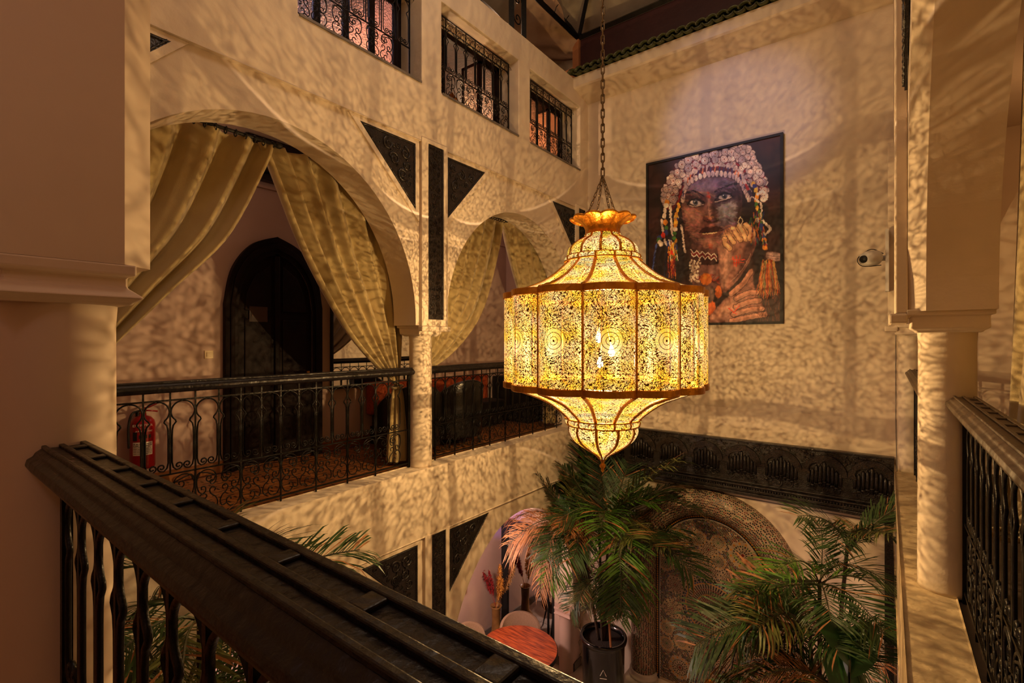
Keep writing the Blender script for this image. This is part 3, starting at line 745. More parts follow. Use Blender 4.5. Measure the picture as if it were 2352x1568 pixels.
def railing(name, label, a0, a1, fixed, axis, modules_from, dark='rail', post=True, thick=1.0, railw=.085, group=None):
    """axis 'y': runs along y at x=fixed; 'x': along x at y=fixed"""
    f0 = (lambda a, z, d=0.: (fixed + d, a, z)) if axis == 'y' else (lambda a, z, d=0.: (a, fixed + d, z))
    loc = f0((a0 + a1) / 2, ZF + .02); th = thing(name, label, 'railing', loc, group)
    L0 = Vector(loc)
    # handrail profile (d across, z)
    pr = [(-.055, -.405), (-.075, -.395), (-.088, -.372), (-.084, -.355), (-.070, -.347), (-.066, -.338), (-.052, -.328), (.052, -.328), (.066, -.338), (.070, -.347), (.084, -.355), (.088, -.372), (.075, -.395), (.055, -.405)]
    b = MB(); vs = [f0(a, z, d) for a in (a0, a1) for d, z in pr]; n = len(pr)
    fs = [(i, (i + 1) % n, n + (i + 1) % n, n + i) for i in range(n)] + [tuple(range(n)), tuple(range(2 * n - 1, n - 1, -1))]
    b.add(vs, fs); bevel(b.build('handrail', dark, th, fix=True), .003)
    b = MB()                                               # carved top: two long ridges
    for d, dw in ((-.052, .012), (-.014, .014), (.036, .016)):
        for (x0, x1) in ((a0, a1),):
            p = f0(x0, -.330, d), f0(x1, -.318, d + dw); b.box(min(p[0][0], p[1][0]), max(p[0][0], p[1][0]), min(p[0][1], p[1][1]), max(p[0][1], p[1][1]), -.330, -.319)
    bevel(b.build('ridge', dark, th), .003)
    src = None; step = .205; k = 0; a = a0 + .07
    while a < a1 - .02:
        if src is None:
            b = MB(); q0 = f0(a, -.33, -.001); q1 = f0(a + .034, -.3195, .037)
            b.box(min(q0[0], q1[0]), max(q0[0], q1[0]), min(q0[1], q1[1]), max(q0[1], q1[1]), -.330, -.3205); src = b.build('cross_bar', dark, th); bevel(src, .003); sa = a
        else:
            o = inst(src, th, f0(a - sa, 0, 0) if False else ((0, a - sa, 0) if axis == 'y' else (a - sa, 0, 0)), name='cross_bar'); bevel(o, .003)
        a += step
    for z, nm, t_ in ((-.468, 'top_bar', .006), (-1.045, 'middle_bar', .006), (-1.435, 'bottom_bar', .007)):
        b = MB(); b.box(*sum(zip(f0(a0, z - t_, -t_), f0(a1, z + t_, t_)), ())) ; b.build(nm, 'iron', th)
    if post:
        for a in (a0 + .035, a1 - .03):
            b = MB(); b.box(*sum(zip(f0(a - .013, ZF, -.013), f0(a + .013, -.40, .013)), ())); b.build('post', 'iron', th)
    hs = fs_ = bs = ls = None
    c = modules_from; i = 0
    while c < a1 - .06:
        if c > a0 + .05:
            off = (0, c, 0) if axis == 'y' else (c, 0, 0)
            tr = Vector(off) - Vector((0, L0.y, 0) if axis == 'y' else (L0.x, 0, 0))
            base = Vector((0, 0, 0))
            if hs is None:
                b = MB(); hoop(b, lambda a, z: (f0(a, z)[0] - L0.x if axis == 'y' else a, a if axis == 'y' else f0(a, z)[1] - L0.y, z - L0.z), .0062 * thick)
                hs = b.build('hoop', 'iron', None, True); hs.parent = th
                hs.location = tr
                b = MB(); w = .0055 * thick; b.box(-w, w, -w, w, -1.04 - L0.z, -.40 - L0.z)
                bs = b.build('baluster', 'iron', None); bs.parent = th
                bs.location = tr + (Vector((0, -HH, 0)) if axis == 'y' else Vector((-HH, 0, 0)))
            else:
                inst(hs, th, tr, name='hoop'); inst(bs, th, tr + (Vector((0, -HH, 0)) if axis == 'y' else Vector((-HH, 0, 0))), name='baluster')
            if i % 2 == 0 and c + 2 * HH < a1 + .03:
                t2 = tr + (Vector((0, -HH, 0)) if axis == 'y' else Vector((-HH, 0, 0)))
                if fs_ is None:
                    b = MB(); frieze(b, lambda a, z: ((0, a, z - L0.z) if axis == 'y' else (a, 0, z - L0.z)), .0052 * thick)
                    fs_ = b.build('scrollwork', 'iron', None, True); fs_.parent = th; fs_.location = t2
                    b = MB(); w = .006 * thick; b.box(-w, w, -w, w, -1.49 - L0.z, -1.04 - L0.z); ls = b.build('lower_bar', 'iron', None); ls.parent = th; ls.location = t2
                else: inst(fs_, th, t2, name='scrollwork'); inst(ls, th, t2, name='lower_bar')
        c += 2 * HH; i += 1
    return th
railing('railing', 'black wrought iron railing in front of the arched door and fire extinguisher', .50, 3.80, -4.43, 'y', .595)
railing('railing', 'black wrought iron railing right of the column before the black armchairs', 4.06, 7.25, -4.43, 'y', 4.28)
railing('railing', 'foreground black carved handrail with iron balusters crossing the lower left', -2.03, .12, .35, 'x', -1.90, thick=1.45)
railing('railing', 'brown topped iron railing at the right edge before the stairs', .50, 3.80, .355, 'y', .595, 'railbrown', thick=1.3)
railing('railing', 'short piece of railing showing behind the right column', 4.08, 6.98, .25, 'y', 4.28, 'railbrown')

# ================================================================== windows with grilles
def window(i, y0, y1, lab):
    z0, z1 = 2.92, 4.0
    w = D.objects.new('window_%d' % i, None); COL.objects.link(w); w.location = (XLB, (y0 + y1) / 2, z0); WL[w] = w.location.copy(); w['kind'] = 'structure'
    xf = XLB + .03
    b = MB(); t = .07
    for (a, c, d, e) in ((y0, y1, z0, z0 + t), (y0, y1, z1 - t, z1), (y0, y0 + t, z0, z1), (y1 - t, y1, z0, z1)): b.box(xf - .03, xf + .03, a, c, d, e)
    bevel(b.build('window_frame', 'door', w), .006)
    n = 4; sw = (y1 - y0 - 2 * t) / n
    for k in range(n):
        if k in (1, 2) and i > 1 and not (k == 1 and i == 3): 
            continue                                         # the middle casements stand open
        a, c = y0 + t + k * sw, y0 + t + (k + 1) * sw
        b = MB(); s_ = .035
        for (p, q, r_, u) in ((a, c, z0 + t, z0 + t + s_), (a, c, z1 - t - s_, z1 - t), (a, a + s_, z0 + t, z1 - t), (c - s_, c, z0 + t, z1 - t)): b.box(xf - .02, xf + .02, p, q, r_, u)
        b.build('sash', 'door', w)
        MB().box(xf - .004, xf + .004, a + s_, c - s_, z0 + t + s_, z1 - t - s_).build('pane', 'glass', w)
    if i > 1:                                                # opened leaves folded inward
        for a in (y0 + t + sw, y0 + t + 3 * sw):
            b = MB()
            for (p, q, r_, u) in ((-.33, 0, z0 + t, z0 + t + .035), (-.33, 0, z1 - t - .035, z1 - t), (-.33, -.30, z0 + t, z1 - t), (-.035, 0, z0 + t, z1 - t)): b.box(xf + p, xf + q, a - .015, a + .015, r_, u)
            b.build('open_sash', 'door', w); MB().box(xf - .30, xf - .03, a - .003, a + .003, z0 + t + .03, z1 - t - .03).build('pane', 'glass', w)
    MB().box(XLB + .07, XL + .05, y0 + .01, y1 - .01, z0 - .02, z0 + .004).build('window_sill', 'grey', w)
    # wrought grille
    g = thing('window_grille', lab, 'window grille', (XL - .10, (y0 + y1) / 2, z0 + .05)); L0 = g.location.copy(); x = XL - .10
    b = MB(); a0, a1 = y0 + .02, y1 - .06
    for (p, q, r_, u) in ((a0, a1, 3.945, 3.96), (a0, a1, 2.995, 3.005), (a0, a1, 3.83, 3.84), (a0, a1, 3.31, 3.32), (a0, a0 + .014, 2.94, 3.96), (a1 - .014, a1, 2.94, 3.96)): b.box(x - .007, x + .007, p, q, r_, u)
    b.build('grille_frame', 'iron', g)
    hs = bs = fs_ = cs = None; n = int((a1 - a0) / .175); st = (a1 - a0) / n
    zo = 3.84 + .478
    for k in range(n):
        tr = Vector((0, a0 + st * (k + .5) - L0.y, 0))
        if hs is None:
            b = MB(); hoop(b, lambda a, z: (0, a, (z + .478) * .93 + 3.835 - L0.z), .0055); hs = b.build('hoop', 'iron', None, True); hs.parent = g; hs.location = tr
            b = MB(); b.box(-.005, .005, -.005, .005, 3.315 - L0.z, 3.95 - L0.z); bs = b.build('bar', 'iron', None); bs.parent = g; bs.location = tr - Vector((0, st / 2, 0))
            b = MB()
            for rr in (.085, .06): b.tube([(0, rr * math.cos(PI * q / 10), 3.84 + rr * 1.1 * math.sin(PI * q / 10) - L0.z) for q in range(11)], .0035, 4)
            b.tube([(0, .0875 - .0875 * math.cos(PI * q / 10), 3.84 + .09 * math.sin(PI * q / 10) - L0.z) for q in range(11)], .0035, 4)
            cs = b.build('arch_row_ring', 'iron', None, True); cs.parent = g; cs.location = tr
        else: inst(hs, g, tr, name='hoop'); inst(bs, g, tr - Vector((0, st / 2, 0)), name='bar'); inst(cs, g, tr, name='arch_row_ring')
        if k % 2 == 0 and k + 1 < n:
            t2 = tr - Vector((0, st / 2, 0))
            if fs_ is None:
                b = MB(); frieze(b, lambda a, z: (0, a, (z + 1.055) * .83 + 3.31 - L0.z), .005); fs_ = b.build('scrollwork', 'iron', None, True); fs_.parent = g; fs_.location = t2
            else: inst(fs_, g, t2, name='scrollwork')
    return w
window(1, 2.28, 3.74, 'wrought iron grille of the largest window at top left with blue frosted panes')
window(2, 4.05, 5.57, 'wrought iron grille of the middle upper window with the lit lamp behind')
window(3, 5.85, 7.33, 'wrought iron grille of the smallest upper window next to the corner')
window(4, .50, 1.96, 'wrought iron grille of the upper window hidden behind the near pier')
# the room behind the upper windows
w = MB(); w.box(-7.4, -7.3, .3, 7.6, 2.5, 4.3); w.box(-7.4, XLB, 7.55, 7.65, 2.5, 4.3); w.box(-7.4, XLB, -.1, 0, 2.5, 4.3); w.box(-7.4, XLB, 3.85, 3.93, 2.5, 4.3)
up = w.build('wall_upper_room', 'room', kind='structure')
w = MB(); w.box(-7.4, XLB, -.1, 7.6, 4.28, 4.36); w.build('ceiling.001', 'door', kind='structure')
lamp('room_lamp', (-5.7, 5.35, 3.4), 85, (1.0, .62, .34), .05); lamp('room_lamp', (-6.4, 6.9, 3.9), 60, (1.0, .62, .34), .05)
lamp('room_lamp', (-6.0, 2.2, 3.9), 130, (.5, .5, 1.0), .08); lamp('room_lamp', (-5.6, 3.4, 3.6), 30, (1, .6, .35), .05)
# star shaped glass lamp seen through the middle window
cl = thing('glass_lamp', 'small lit glass hanging lamp behind the middle upper window', 'lamp', (-5.55, 5.62, 3.72))
b = MB(); b.lathe([(.02, 3.98), (.05, 3.93), (.11, 3.86), (.12, 3.80), (.10, 3.78)], (-5.55, 5.62), 8); b.build('cap', 'brass', cl)
b = MB(); b.lathe([(.10, 3.78), (.13, 3.70), (.08, 3.58), (.02, 3.50)], (-5.55, 5.62), 8); b.build('lamp_glass', 'lit', cl)
b = MB(); b.tube([(-5.55, 5.62, 3.98), (-5.55, 5.62, 4.28)], .006); b.build('cord', 'iron', cl)
pc = thing('picture', 'dark red picture in black frame seen through the small upper window', 'picture', (-7.29, 7.0, 3.5))
MB().box(-7.30, -7.27, 6.3, 7.5, 3.3, 4.1).build('frame', 'blackm', pc); MB().box(-7.27, -7.262, 6.36, 7.44, 3.36, 4.04).build('canvas', 'orangecloth', pc)

# ================================================================== arched door on the gallery
dr = D.objects.new('door_1', None); COL.objects.link(dr); dr.location = (-6.0, 2.98, ZF); WL[dr] = dr.location.copy(); dr['kind'] = 'structure'
def ogive(c, hw, zs, top, z0, n=10):
    """pointed arch outline from left foot to right foot"""
    out = [(c - hw, z0), (c - hw, zs)]
    L_ = [(c - hw, zs, 0), (c - hw * .86, zs + (top - zs) * .48, 0), (c - hw * .5, zs + (top - zs) * .84, 0), (c, top, 0)]
    l = [(p[0], p[1]) for p in catmull(L_, n)][1:]
    out += l + [(2 * c - p[0], p[1]) for p in l[-2::-1]] + [(c + hw, zs), (c + hw, z0)]
    return out
dc = 2.985
for k, (hw, zs, top, x0, x1, mt) in enumerate(((.60, .42, 1.27, -6.0, -5.93, 'door'), (.545, .40, 1.19, -5.955, -5.915, 'door'), (.50, .38, 1.12, -5.945, -5.93, 'door'))):
    hw2 = (.545, .50, .46)[k]; b = MB()
    b.prism(ogive(dc, hw, zs, top, ZF), [], fY, x1, x0) if False else None
    out = ogive(dc, hw, zs, top, ZF); inn = ogive(dc, hw2, zs - .01, top - (.09, .08, .07)[k], ZF)
    b.prism(out + inn[::-1], [], fY, x1, x0); bevel(b.build('door_frame', mt, dr, fix=True), .006)
for s in (-1, 1):                                          # two leaves
    full = ogive(dc, .46, .37, 1.05, ZF + .02)
    half = [(p[0], p[1]) for p in full if (p[0] - dc) * s >= -1e-6]
    if s < 0: half = half + [(dc, ZF + .02)]
    else: half = [(dc, ZF + .02)] + half
    lf = MB(); lf.prism(half, [], fY, -5.962, -5.995); leaf = lf.build('door_leaf', 'door', dr, fix=True)
    for (z0, z1) in ((ZF + .15, -.95), (-.85, .25)):
        a0, a1 = sorted((dc + s * .07, dc + s * .38)); b = MB(); b.box(-5.962, -5.945, a0, a1, z0, z1); bevel(b.build('panel', 'door', leaf), .012)
    b = MB(); pt = [(dc + s * .07, .35), (dc + s * .38, .35), (dc + s * .36, .55), (dc + s * .26, .78), (dc + s * .07, .92)]; b.prism(pt, [], fY, -5.945, -5.962); bevel(b.build('panel', 'door', leaf, fix=True), .01)
b = MB(); b.box(-5.962, -5.93, dc - .03, dc + .03, ZF + .02, 1.03); bevel(b.build('meeting_stile', 'door', dr), .01)
b = MB(); b.box(-5.95, -5.943, dc - .33, dc - .12, .22, .40); b.build('plaque', mat('brown door plaque', (62, 42, 38), .5), dr)
b = MB(); b.box(-5.945, -5.93, dc + .38, dc + .42, -.55, -.40); b.build('lock_plate', 'brass', dr)
b = MB(); b.tube([(-5.93, dc + .40, -.45), (-5.89, dc + .40, -.45), (-5.89, dc + .33, -.45)], .008); b.build('door_handle', 'brass', dr, True)

# ================================================================== curtains
def curtain(label, x, ytie, ztie, inner, yout, ztop, yspread, seed, tail=True, waves=9, amp=.055, oexp=6):
    th = thing('curtain', label, 'curtain', (x, ytie, ztie)); rnd = random.Random(seed)
    inner = catmull([(p[0], p[1], 0) for p in inner], 10); nv = len(inner) - 1; nu = 110
    ph = [rnd.uniform(0, 6.28) for _ in range(4)]
    P_ = []
    for i in range(nu + 1):
        a = i / nu; row = []
        top = Vector((inner[0][0] + (yout - inner[0][0]) * a, ztop)); 
        for j in range(nv + 1):
            b = j / nv; e = Vector((inner[j][0], inner[j][1]))
            # outer edge: falls along the column, then joins the tie
            ob = Vector((yout + (ytie - yout) * b ** oexp, ztop + (ztie - ztop) * b))
            k = a ** (1 + .25 * (1 - b)); p = e * (1 - k) + ob * k
            fold = math.sin(2 * PI * waves * a + ph[0] + .5 * math.sin(6 * a + ph[1])) + .22 * math.sin(2 * PI * waves * 2.3 * a + ph[2] + b)
            am = amp * (1 - .62 * b) * (.55 + .45 * min(1, b * 5 + .2))
            row.append((x + am * fold, p.x + .012 * math.cos(2 * PI * waves * a + ph[0]) * (1 - b), p.y))
        P_.append(row)
    m_ = MB(); m_.grid(P_); o = m_.build('drape', 'curtain', th, True); s_ = o.modifiers.new('s', 'SOLIDIFY'); s_.thickness = .006
    b = MB(); b.tube([(x + .07 * math.cos(t), ytie + .06 * math.sin(t), ztie + .012 * math.sin(t)) for t in [2 * PI * q / 16 for q in range(16)]], .016, 6, closed=True); b.build('tieback', 'curtain', th, True)
    if tail:
        P_ = []
        for i in range(41):
            a = 2 * PI * i / 40; row = []
            for j in range(13):
                t = j / 12; rr = (.045 + .075 * t ** .6) * (1 + .25 * math.sin(7 * a + ph[1])); z = ztie + (-1.44 - ztie) * t
                row.append((x + rr * math.cos(a) * .8, ytie + rr * math.sin(a), z))
            P_.append(row)
        m_ = MB(); m_.grid(P_); m_.build('tail', 'curtain', th, True)
    return th
XC = -4.67
curtain('large beige velvet curtain swept left in the big arch above the fire extinguisher', XC, .66, -.52, [(2.30, 1.86), (2.22, 1.62), (1.90, .93), (1.46, .40), (1.02, -.12), (.68, -.50)], .52, 1.88, 1.7, 1, waves=5.2, amp=.09)
curtain('large beige velvet curtain swept right in the big arch beside the door', XC, 3.80, -.56, [(2.16, 1.86), (2.28, 1.60), (2.58, .92), (3.03, .19), (3.40, -.22), (3.76, -.52)], 3.86, 1.88, 1.7, 2, waves=6.5, amp=.07)
curtain('beige curtain swept left in the small arch right of the column', XC, 4.15, -.42, [(5.80, 1.84), (5.66, 1.30), (5.36, .50), (5.0, .05), (4.55, -.27), (4.18, -.40)], 4.02, 1.86, 1.7, 3, waves=6.5, amp=.06)
curtain('beige curtain swept right in the small arch behind the lantern', XC, 7.15, -.5, [(5.78, 1.84), (5.92, 1.45), (6.13, .97), (6.42, .43), (6.8, -.1), (7.12, -.46)], 7.3, 1.86, 1.7, 4, waves=8)
curtain('dark gold curtain gathered at the right edge of the picture', .56, 4.06, -1.15, [(.9, 2.3), (1.0, 1.2), (1.3, .3), (1.9, -.3), (2.8, -.8), (3.98, -1.12)], 3.42, 2.3, 1.3, 5, waves=9, amp=.05, oexp=1.3, tail=False)
def rod(label, y0, y1, z, x=XC):
    th = thing('curtain_rod', label, 'curtain rod', (x, (y0 + y1) / 2, z))
    b = MB(); b.tube([(x, y0, z), (x, y1, z)], .016, 10); b.build('pole', 'blackm', th, True)
    for y in (y0, y1): MB().tube([(x, y - .035, z), (x, y - .015, z), (x, y + .01, z), (x, y + .035, z)], [.012, .03, .03, .012], 10).build('finial', 'blackm', th, True)
    src = None
    for k in range(9):
        y = y0 + .06 + (y1 - y0 - .12) * k / 8
        if src is None: b = MB(); b.tube([(x + .03 * math.cos(t), y, z - .01 + .03 * math.sin(t)) for t in [2 * PI * q / 12 for q in range(12)]], .006, 5, closed=True); src = b.build('ring', 'blackm', th, True); ys = y
        else: inst(src, th, (0, y - ys, 0), name='ring')
rod('black curtain rod peeping under the crown of the big arch', 1.55, 2.33, 1.86, XC + .06)
rod('black curtain rod under the crown of the small arch', 5.3, 5.86, 1.83, XC + .06)
# ================================================================== the painting (flat picture, painted in strokes on a fine grid)
PX0, PX1, PZ0, PZ1 = -3.08, -1.125, .225, 2.85
pa = thing('painting', 'tall framed painting of a woman in a coin headdress resting her chin on her hands', 'painting', (-2.1, YB - .03, PZ0))
b = MB(); o_ = [(PX0, PZ0), (PX1, PZ0), (PX1, PZ1), (PX0, PZ1)]; i_ = [(PX0 + .035, PZ0 + .035), (PX1 - .035, PZ0 + .035), (PX1 - .035, PZ1 - .035), (PX0 + .035, PZ1 - .035)]
b.prism(o_, [i_], fX, YB - .055, YB); b.build('frame', 'blackm', pa, fix=True)
NX, NZ = 360, 483
gx = np.linspace(PX0 + .03, PX1 - .03, NX); gz = np.linspace(PZ0 + .03, PZ1 - .03, NZ)
GX, GZ = np.meshgrid(gx, gz)
# drawing coordinates: x 0..1168, y 0..1568 on a sheet foreshortened like the sketch it was copied from
kk = .610 * -GX + .792 * (YB - .03)
CXp = (1176 + FPX * (.792 * GX + .610 * (YB - .03)) / kk - 1470) * 3.337
CYp = (781 - FPX * GZ / kk - 290) * 3.337
rs = np.random.RandomState(3)
img = np.zeros((NZ, NX, 3)); img[:] = np.array((38, 19, 17))
def sm_noise(n, seed):
    r = np.random.RandomState(seed).rand(n, n); xi = np.linspace(0, n - 1.001, NX); zi = np.linspace(0, n - 1.001, NZ)
    x0 = xi.astype(int); z0 = zi.astype(int); fx_ = (xi - x0)[None, :]; fz_ = (zi - z0)[:, None]
    return (r[np.ix_(z0, x0)] * (1 - fx_) * (1 - fz_) + r[np.ix_(z0, x0 + 1)] * fx_ * (1 - fz_) + r[np.ix_(z0 + 1, x0)] * (1 - fx_) * fz_ + r[np.ix_(z0 + 1, x0 + 1)] * fx_ * fz_)
N1, N2, N3 = sm_noise(14, 1), sm_noise(45, 2), sm_noise(110, 5)
img += ((N1 - .4) * 40)[..., None] * np.array((1, .35, .3))
WX, WY = CXp + (N3 - .5) * 8, CYp + (sm_noise(110, 6) - .5) * 8
def put(mask, col, alpha=1.0, tex=.22):
    m_ = np.clip(mask, 0, 1) * alpha; c = np.array(col, float)[None, None, :] * (1 + (N2[..., None] - .5) * tex * 2 + (N3[..., None] - .5) * tex)
    img[:] = img * (1 - m_[..., None]) + c * m_[..., None]
def bbox(x0, x1, y0, y1): return (WX > x0) & (WX < x1) & (WY > y0) & (WY < y1)
def poly(pts, col, alpha=1.0, soft=3.0, tex=.22, curve=True):
    if curve: pts = [(p[0], p[1]) for p in catmull([(a, b_, 0) for a, b_ in pts], 4, True)]
    xs = [p[0] for p in pts]; ys = [p[1] for p in pts]
    sel = bbox(min(xs) - 12, max(xs) + 12, min(ys) - 12, max(ys) + 12); X_ = WX[sel]; Y_ = WY[sel]
    if X_.size == 0: return
    ins = np.zeros(X_.size, bool); dist = np.full(X_.size, 1e9)
    for i in range(len(pts)):
        x1, y1 = pts[i]; x2, y2 = pts[(i + 1) % len(pts)]
        if y1 != y2:
            c = ((y1 > Y_) != (y2 > Y_)) & (X_ < (x2 - x1) * (Y_ - y1) / (y2 - y1) + x1); ins ^= c
        dx, dy = x2 - x1, y2 - y1; t = np.clip(((X_ - x1) * dx + (Y_ - y1) * dy) / (dx * dx + dy * dy + 1e-9), 0, 1)
        dist = np.minimum(dist, np.hypot(X_ - x1 - t * dx, Y_ - y1 - t * dy))
    sd = np.where(ins, dist, -dist); m_ = np.zeros_like(WX); m_[sel] = np.clip(.5 + sd / (2 * soft), 0, 1); put(m_, col, alpha, tex)
def ell(x, y, rx, ry, col, alpha=1.0, soft=.18, rot=0, tex=.2):
    R = max(rx, ry) * 1.4; sel = bbox(x - R, x + R, y - R, y + R)
    X_ = WX[sel] - x; Y_ = WY[sel] - y
    if X_.size == 0: return
    c, s_ = math.cos(rot), math.sin(rot); q = np.hypot((X_ * c + Y_ * s_) / rx, (-X_ * s_ + Y_ * c) / ry)
    m_ = np.zeros_like(WX); m_[sel] = np.clip((1 - q) / soft + .5, 0, 1); put(m_, col, alpha, tex)
def line(pts, w_, col, alpha=1.0, w2=None, curve=True):
    if curve and len(pts) > 2: pts = [(p[0], p[1]) for p in catmull([(a, b_, 0) for a, b_ in pts], 4)]
    xs = [p[0] for p in pts]; ys = [p[1] for p in pts]; sel = bbox(min(xs) - w_ * 2, max(xs) + w_ * 2, min(ys) - w_ * 2, max(ys) + w_ * 2)
    X_ = WX[sel]; Y_ = WY[sel]
    if X_.size == 0: return
    best = np.zeros(X_.size); n_ = len(pts) - 1
    for i in range(n_):
        x1, y1 = pts[i]; x2, y2 = pts[i + 1]; dx, dy = x2 - x1, y2 - y1; t = np.clip(((X_ - x1) * dx + (Y_ - y1) * dy) / (dx * dx + dy * dy + 1e-9), 0, 1)
        ww = w_ if w2 is None else w_ + (w2 - w_) * (i + t) / n_
        best = np.maximum(best, np.clip((ww / 2 - np.hypot(X_ - x1 - t * dx, Y_ - y1 - t * dy)) / 2 + .5, 0, 1))
    m_ = np.zeros_like(WX); m_[sel] = best; put(m_, col, alpha, .12)
rnd = random.Random(12)
# hair and braids behind the face
poly([(180, 560), (330, 380), (430, 420), (330, 700), (330, 1180), (90, 1240), (80, 1100), (150, 860)], (24, 14, 20), 1, 8)
poly([(780, 430), (960, 560), (980, 800), (960, 960), (900, 1100), (820, 820), (770, 600)], (30, 16, 20), 1, 8)
for k in range(14): line([(200 + k * 11, 600), (160 + k * 10, 860), (100 + k * 14, 1190)], 5, rnd.choice([(30, 36, 74), (44, 24, 30), (20, 12, 18)]), .8)
def inp(x, y, P_):
    c = False
    for i in range(len(P_)):
        x1, y1 = P_[i]; x2, y2 = P_[(i + 1) % len(P_)]
        if (y1 > y) != (y2 > y) and x < (x2 - x1) * (y - y1) / (y2 - y1) + x1: c = not c
    return c
# neck, shoulder
poly([(400, 900), (620, 920), (650, 1180), (600, 1240), (420, 1230), (400, 1080)], (96, 58, 54), 1, 6)
poly([(470, 1070), (600, 1060), (610, 1160), (480, 1180)], (142, 98, 92), .8, 14)
poly([(640, 1230), (960, 1180), (1090, 1260), (1090, 1520), (560, 1520)], (46, 26, 26), 1, 8)
# face
face = [(335, 520), (350, 460), (400, 420), (500, 395), (620, 390), (720, 410), (770, 470), (785, 560), (770, 680), (720, 790), (640, 870), (560, 945), (500, 940), (430, 900), (370, 820), (330, 700), (322, 600)]
poly(face, (118, 74, 70), 1, 5)
poly([(560, 400), (700, 410), (765, 480), (770, 560), (760, 680), (690, 800), (620, 860), (600, 700), (570, 560)], (96, 78, 96), .9, 22)      # bluish lit side
poly([(345, 480), (430, 420), (560, 400), (600, 440), (520, 520), (400, 500)], (120, 96, 118), .85, 22)                                        # forehead
poly([(380, 460), (520, 430), (580, 470), (470, 500)], (150, 124, 138), .5, 20)
poly([(335, 610), (480, 630), (500, 720), (450, 760), (380, 740)], (156, 106, 98), .8, 26)                                                      # left cheek
poly([(590, 600), (740, 570), (745, 660), (680, 730), (610, 690)], (152, 146, 158), .85, 22)                                                    # right cheek grey
poly([(600, 700), (720, 690), (660, 790), (600, 780)], (94, 78, 98), .7, 20)
poly([(740, 480), (785, 560), (780, 680), (740, 760), (745, 620)], (36, 20, 24), .8, 16)
poly([(330, 620), (360, 780), (430, 890), (520, 940), (420, 900), (350, 800)], (66, 36, 38), .8, 14)
poly([(360, 520), (460, 520), (500, 570), (470, 620), (380, 620), (345, 570)], (62, 34, 40), .8, 14)                                            # eye sockets
poly([(570, 560), (620, 490), (740, 455), (765, 520), (700, 570), (590, 600)], (50, 28, 38), .85, 14)
poly([(500, 560), (545, 555), (560, 640), (545, 720), (505, 700)], (150, 104, 100), .8, 12)                                                     # nose bridge
poly([(545, 560), (575, 600), (600, 720), (565, 720)], (64, 36, 42), .8, 10)
line([(528, 560), (532, 640), (540, 700)], 16, (196, 146, 132), .7)
poly([(485, 700), (500, 690), (545, 720), (595, 700), (600, 725), (540, 745), (490, 725)], (48, 22, 24), .9, 6)
ell(540, 708, 14, 10, (206, 120, 90), .7)
line([(350, 515), (400, 495), (450, 508), (490, 535)], 20, (24, 14, 18), 1, 8); line([(575, 500), (640, 470), (700, 448), (740, 440)], 12, (22, 12, 16), 1, 22)  # brows
for ex, ey, tilt in ((428, 585, .12), (648, 540, -.14)):
    ell(ex, ey, 60, 30, (40, 22, 28), .9, .3, tilt); ell(ex, ey + 2, 46, 17, (186, 172, 176), 1, .25, tilt); ell(ex, ey - 3, 21, 20, (70, 74, 92), 1, .2); ell(ex, ey - 3, 11, 11, (10, 7, 10)); ell(ex - 6, ey - 9, 5, 5, (230, 226, 226))
    line([(ex - 60, ey + 12), (ex - 30, ey - 20), (ex + 5, ey - 30), (ex + 48, ey - 14), (ex + 64, ey + 2)] if tilt > 0 else [(ex - 72, ey + 32), (ex - 40, ey - 10), (ex, ey - 32), (ex + 42, ey - 26), (ex + 62, ey - 6)], 10, (14, 8, 12))
    line([(ex - 45, ey + 20), (ex, ey + 27), (ex + 60, ey + 14)] if tilt > 0 else [(ex - 70, ey + 38), (ex, ey + 22), (ex + 55, ey + 4)], 6, (230, 206, 196), .8)
poly([(510, 520), (526, 495), (545, 545), (520, 548)], (190, 60, 34), .9, 4)
poly([(455, 808), (500, 770), (540, 778), (575, 765), (625, 775), (640, 795), (560, 808), (480, 820)], (62, 26, 28), 1, 4)                         # lips
poly([(460, 815), (540, 822), (640, 798), (600, 838), (530, 850), (480, 838)], (128, 74, 66), 1, 5)
line([(482, 822), (540, 822), (590, 812)], 9, (226, 190, 150))
line([(455, 812), (540, 812), (640, 795)], 5, (26, 12, 14))
poly([(470, 890), (540, 868), (610, 880), (570, 930), (510, 930)], (176, 122, 104), .75, 16)
for dx in (-10, 0, 10): line([(543 + dx, 900), (543 + dx, 935)], 4, (200, 60, 30))
line([(525, 912), (562, 912)], 4, (200, 60, 30))
# choker and beads
poly([(385, 930), (470, 975), (600, 985), (600, 1050), (480, 1060), (390, 1010)], (52, 18, 20), 1, 4)
for off, col in ((0, (220, 200, 186)), (30, (220, 200, 186)), (15, (130, 20, 20))):
    line([(392 + 22 * k, 945 + off + (k % 2) * 24 + 3.6 * k) for k in range(10)], 7, col, curve=False)
for k in range(80):
    t = rnd.random(); x = 385 + 70 * t * rnd.random() + 20 * t; y = 1020 + 170 * rnd.random(); ell(x, y, 7, 9, rnd.choice([(222, 206, 190), (190, 168, 150), (150, 124, 110)]))
for k in range(26): line([(440 + rnd.random() * 170, 1130 + rnd.random() * 60), (430 + rnd.random() * 190, 1150 + rnd.random() * 60)], 6, rnd.choice([(126, 22, 20), (70, 14, 16), (160, 60, 40)]))
for x, y, rx, ry, c in ((508, 1170, 44, 46, (222, 118, 44)), (603, 1268, 27, 50, (214, 104, 40)), (540, 1390, 42, 62, (206, 96, 40)), (520, 1290, 52, 66, (110, 84, 76))):
    ell(x, y, rx, ry, c); ell(x - rx * .3, y - ry * .35, rx * .4, ry * .4, tuple(min(255, int(q * 1.25)) for q in c), .7, .5); 
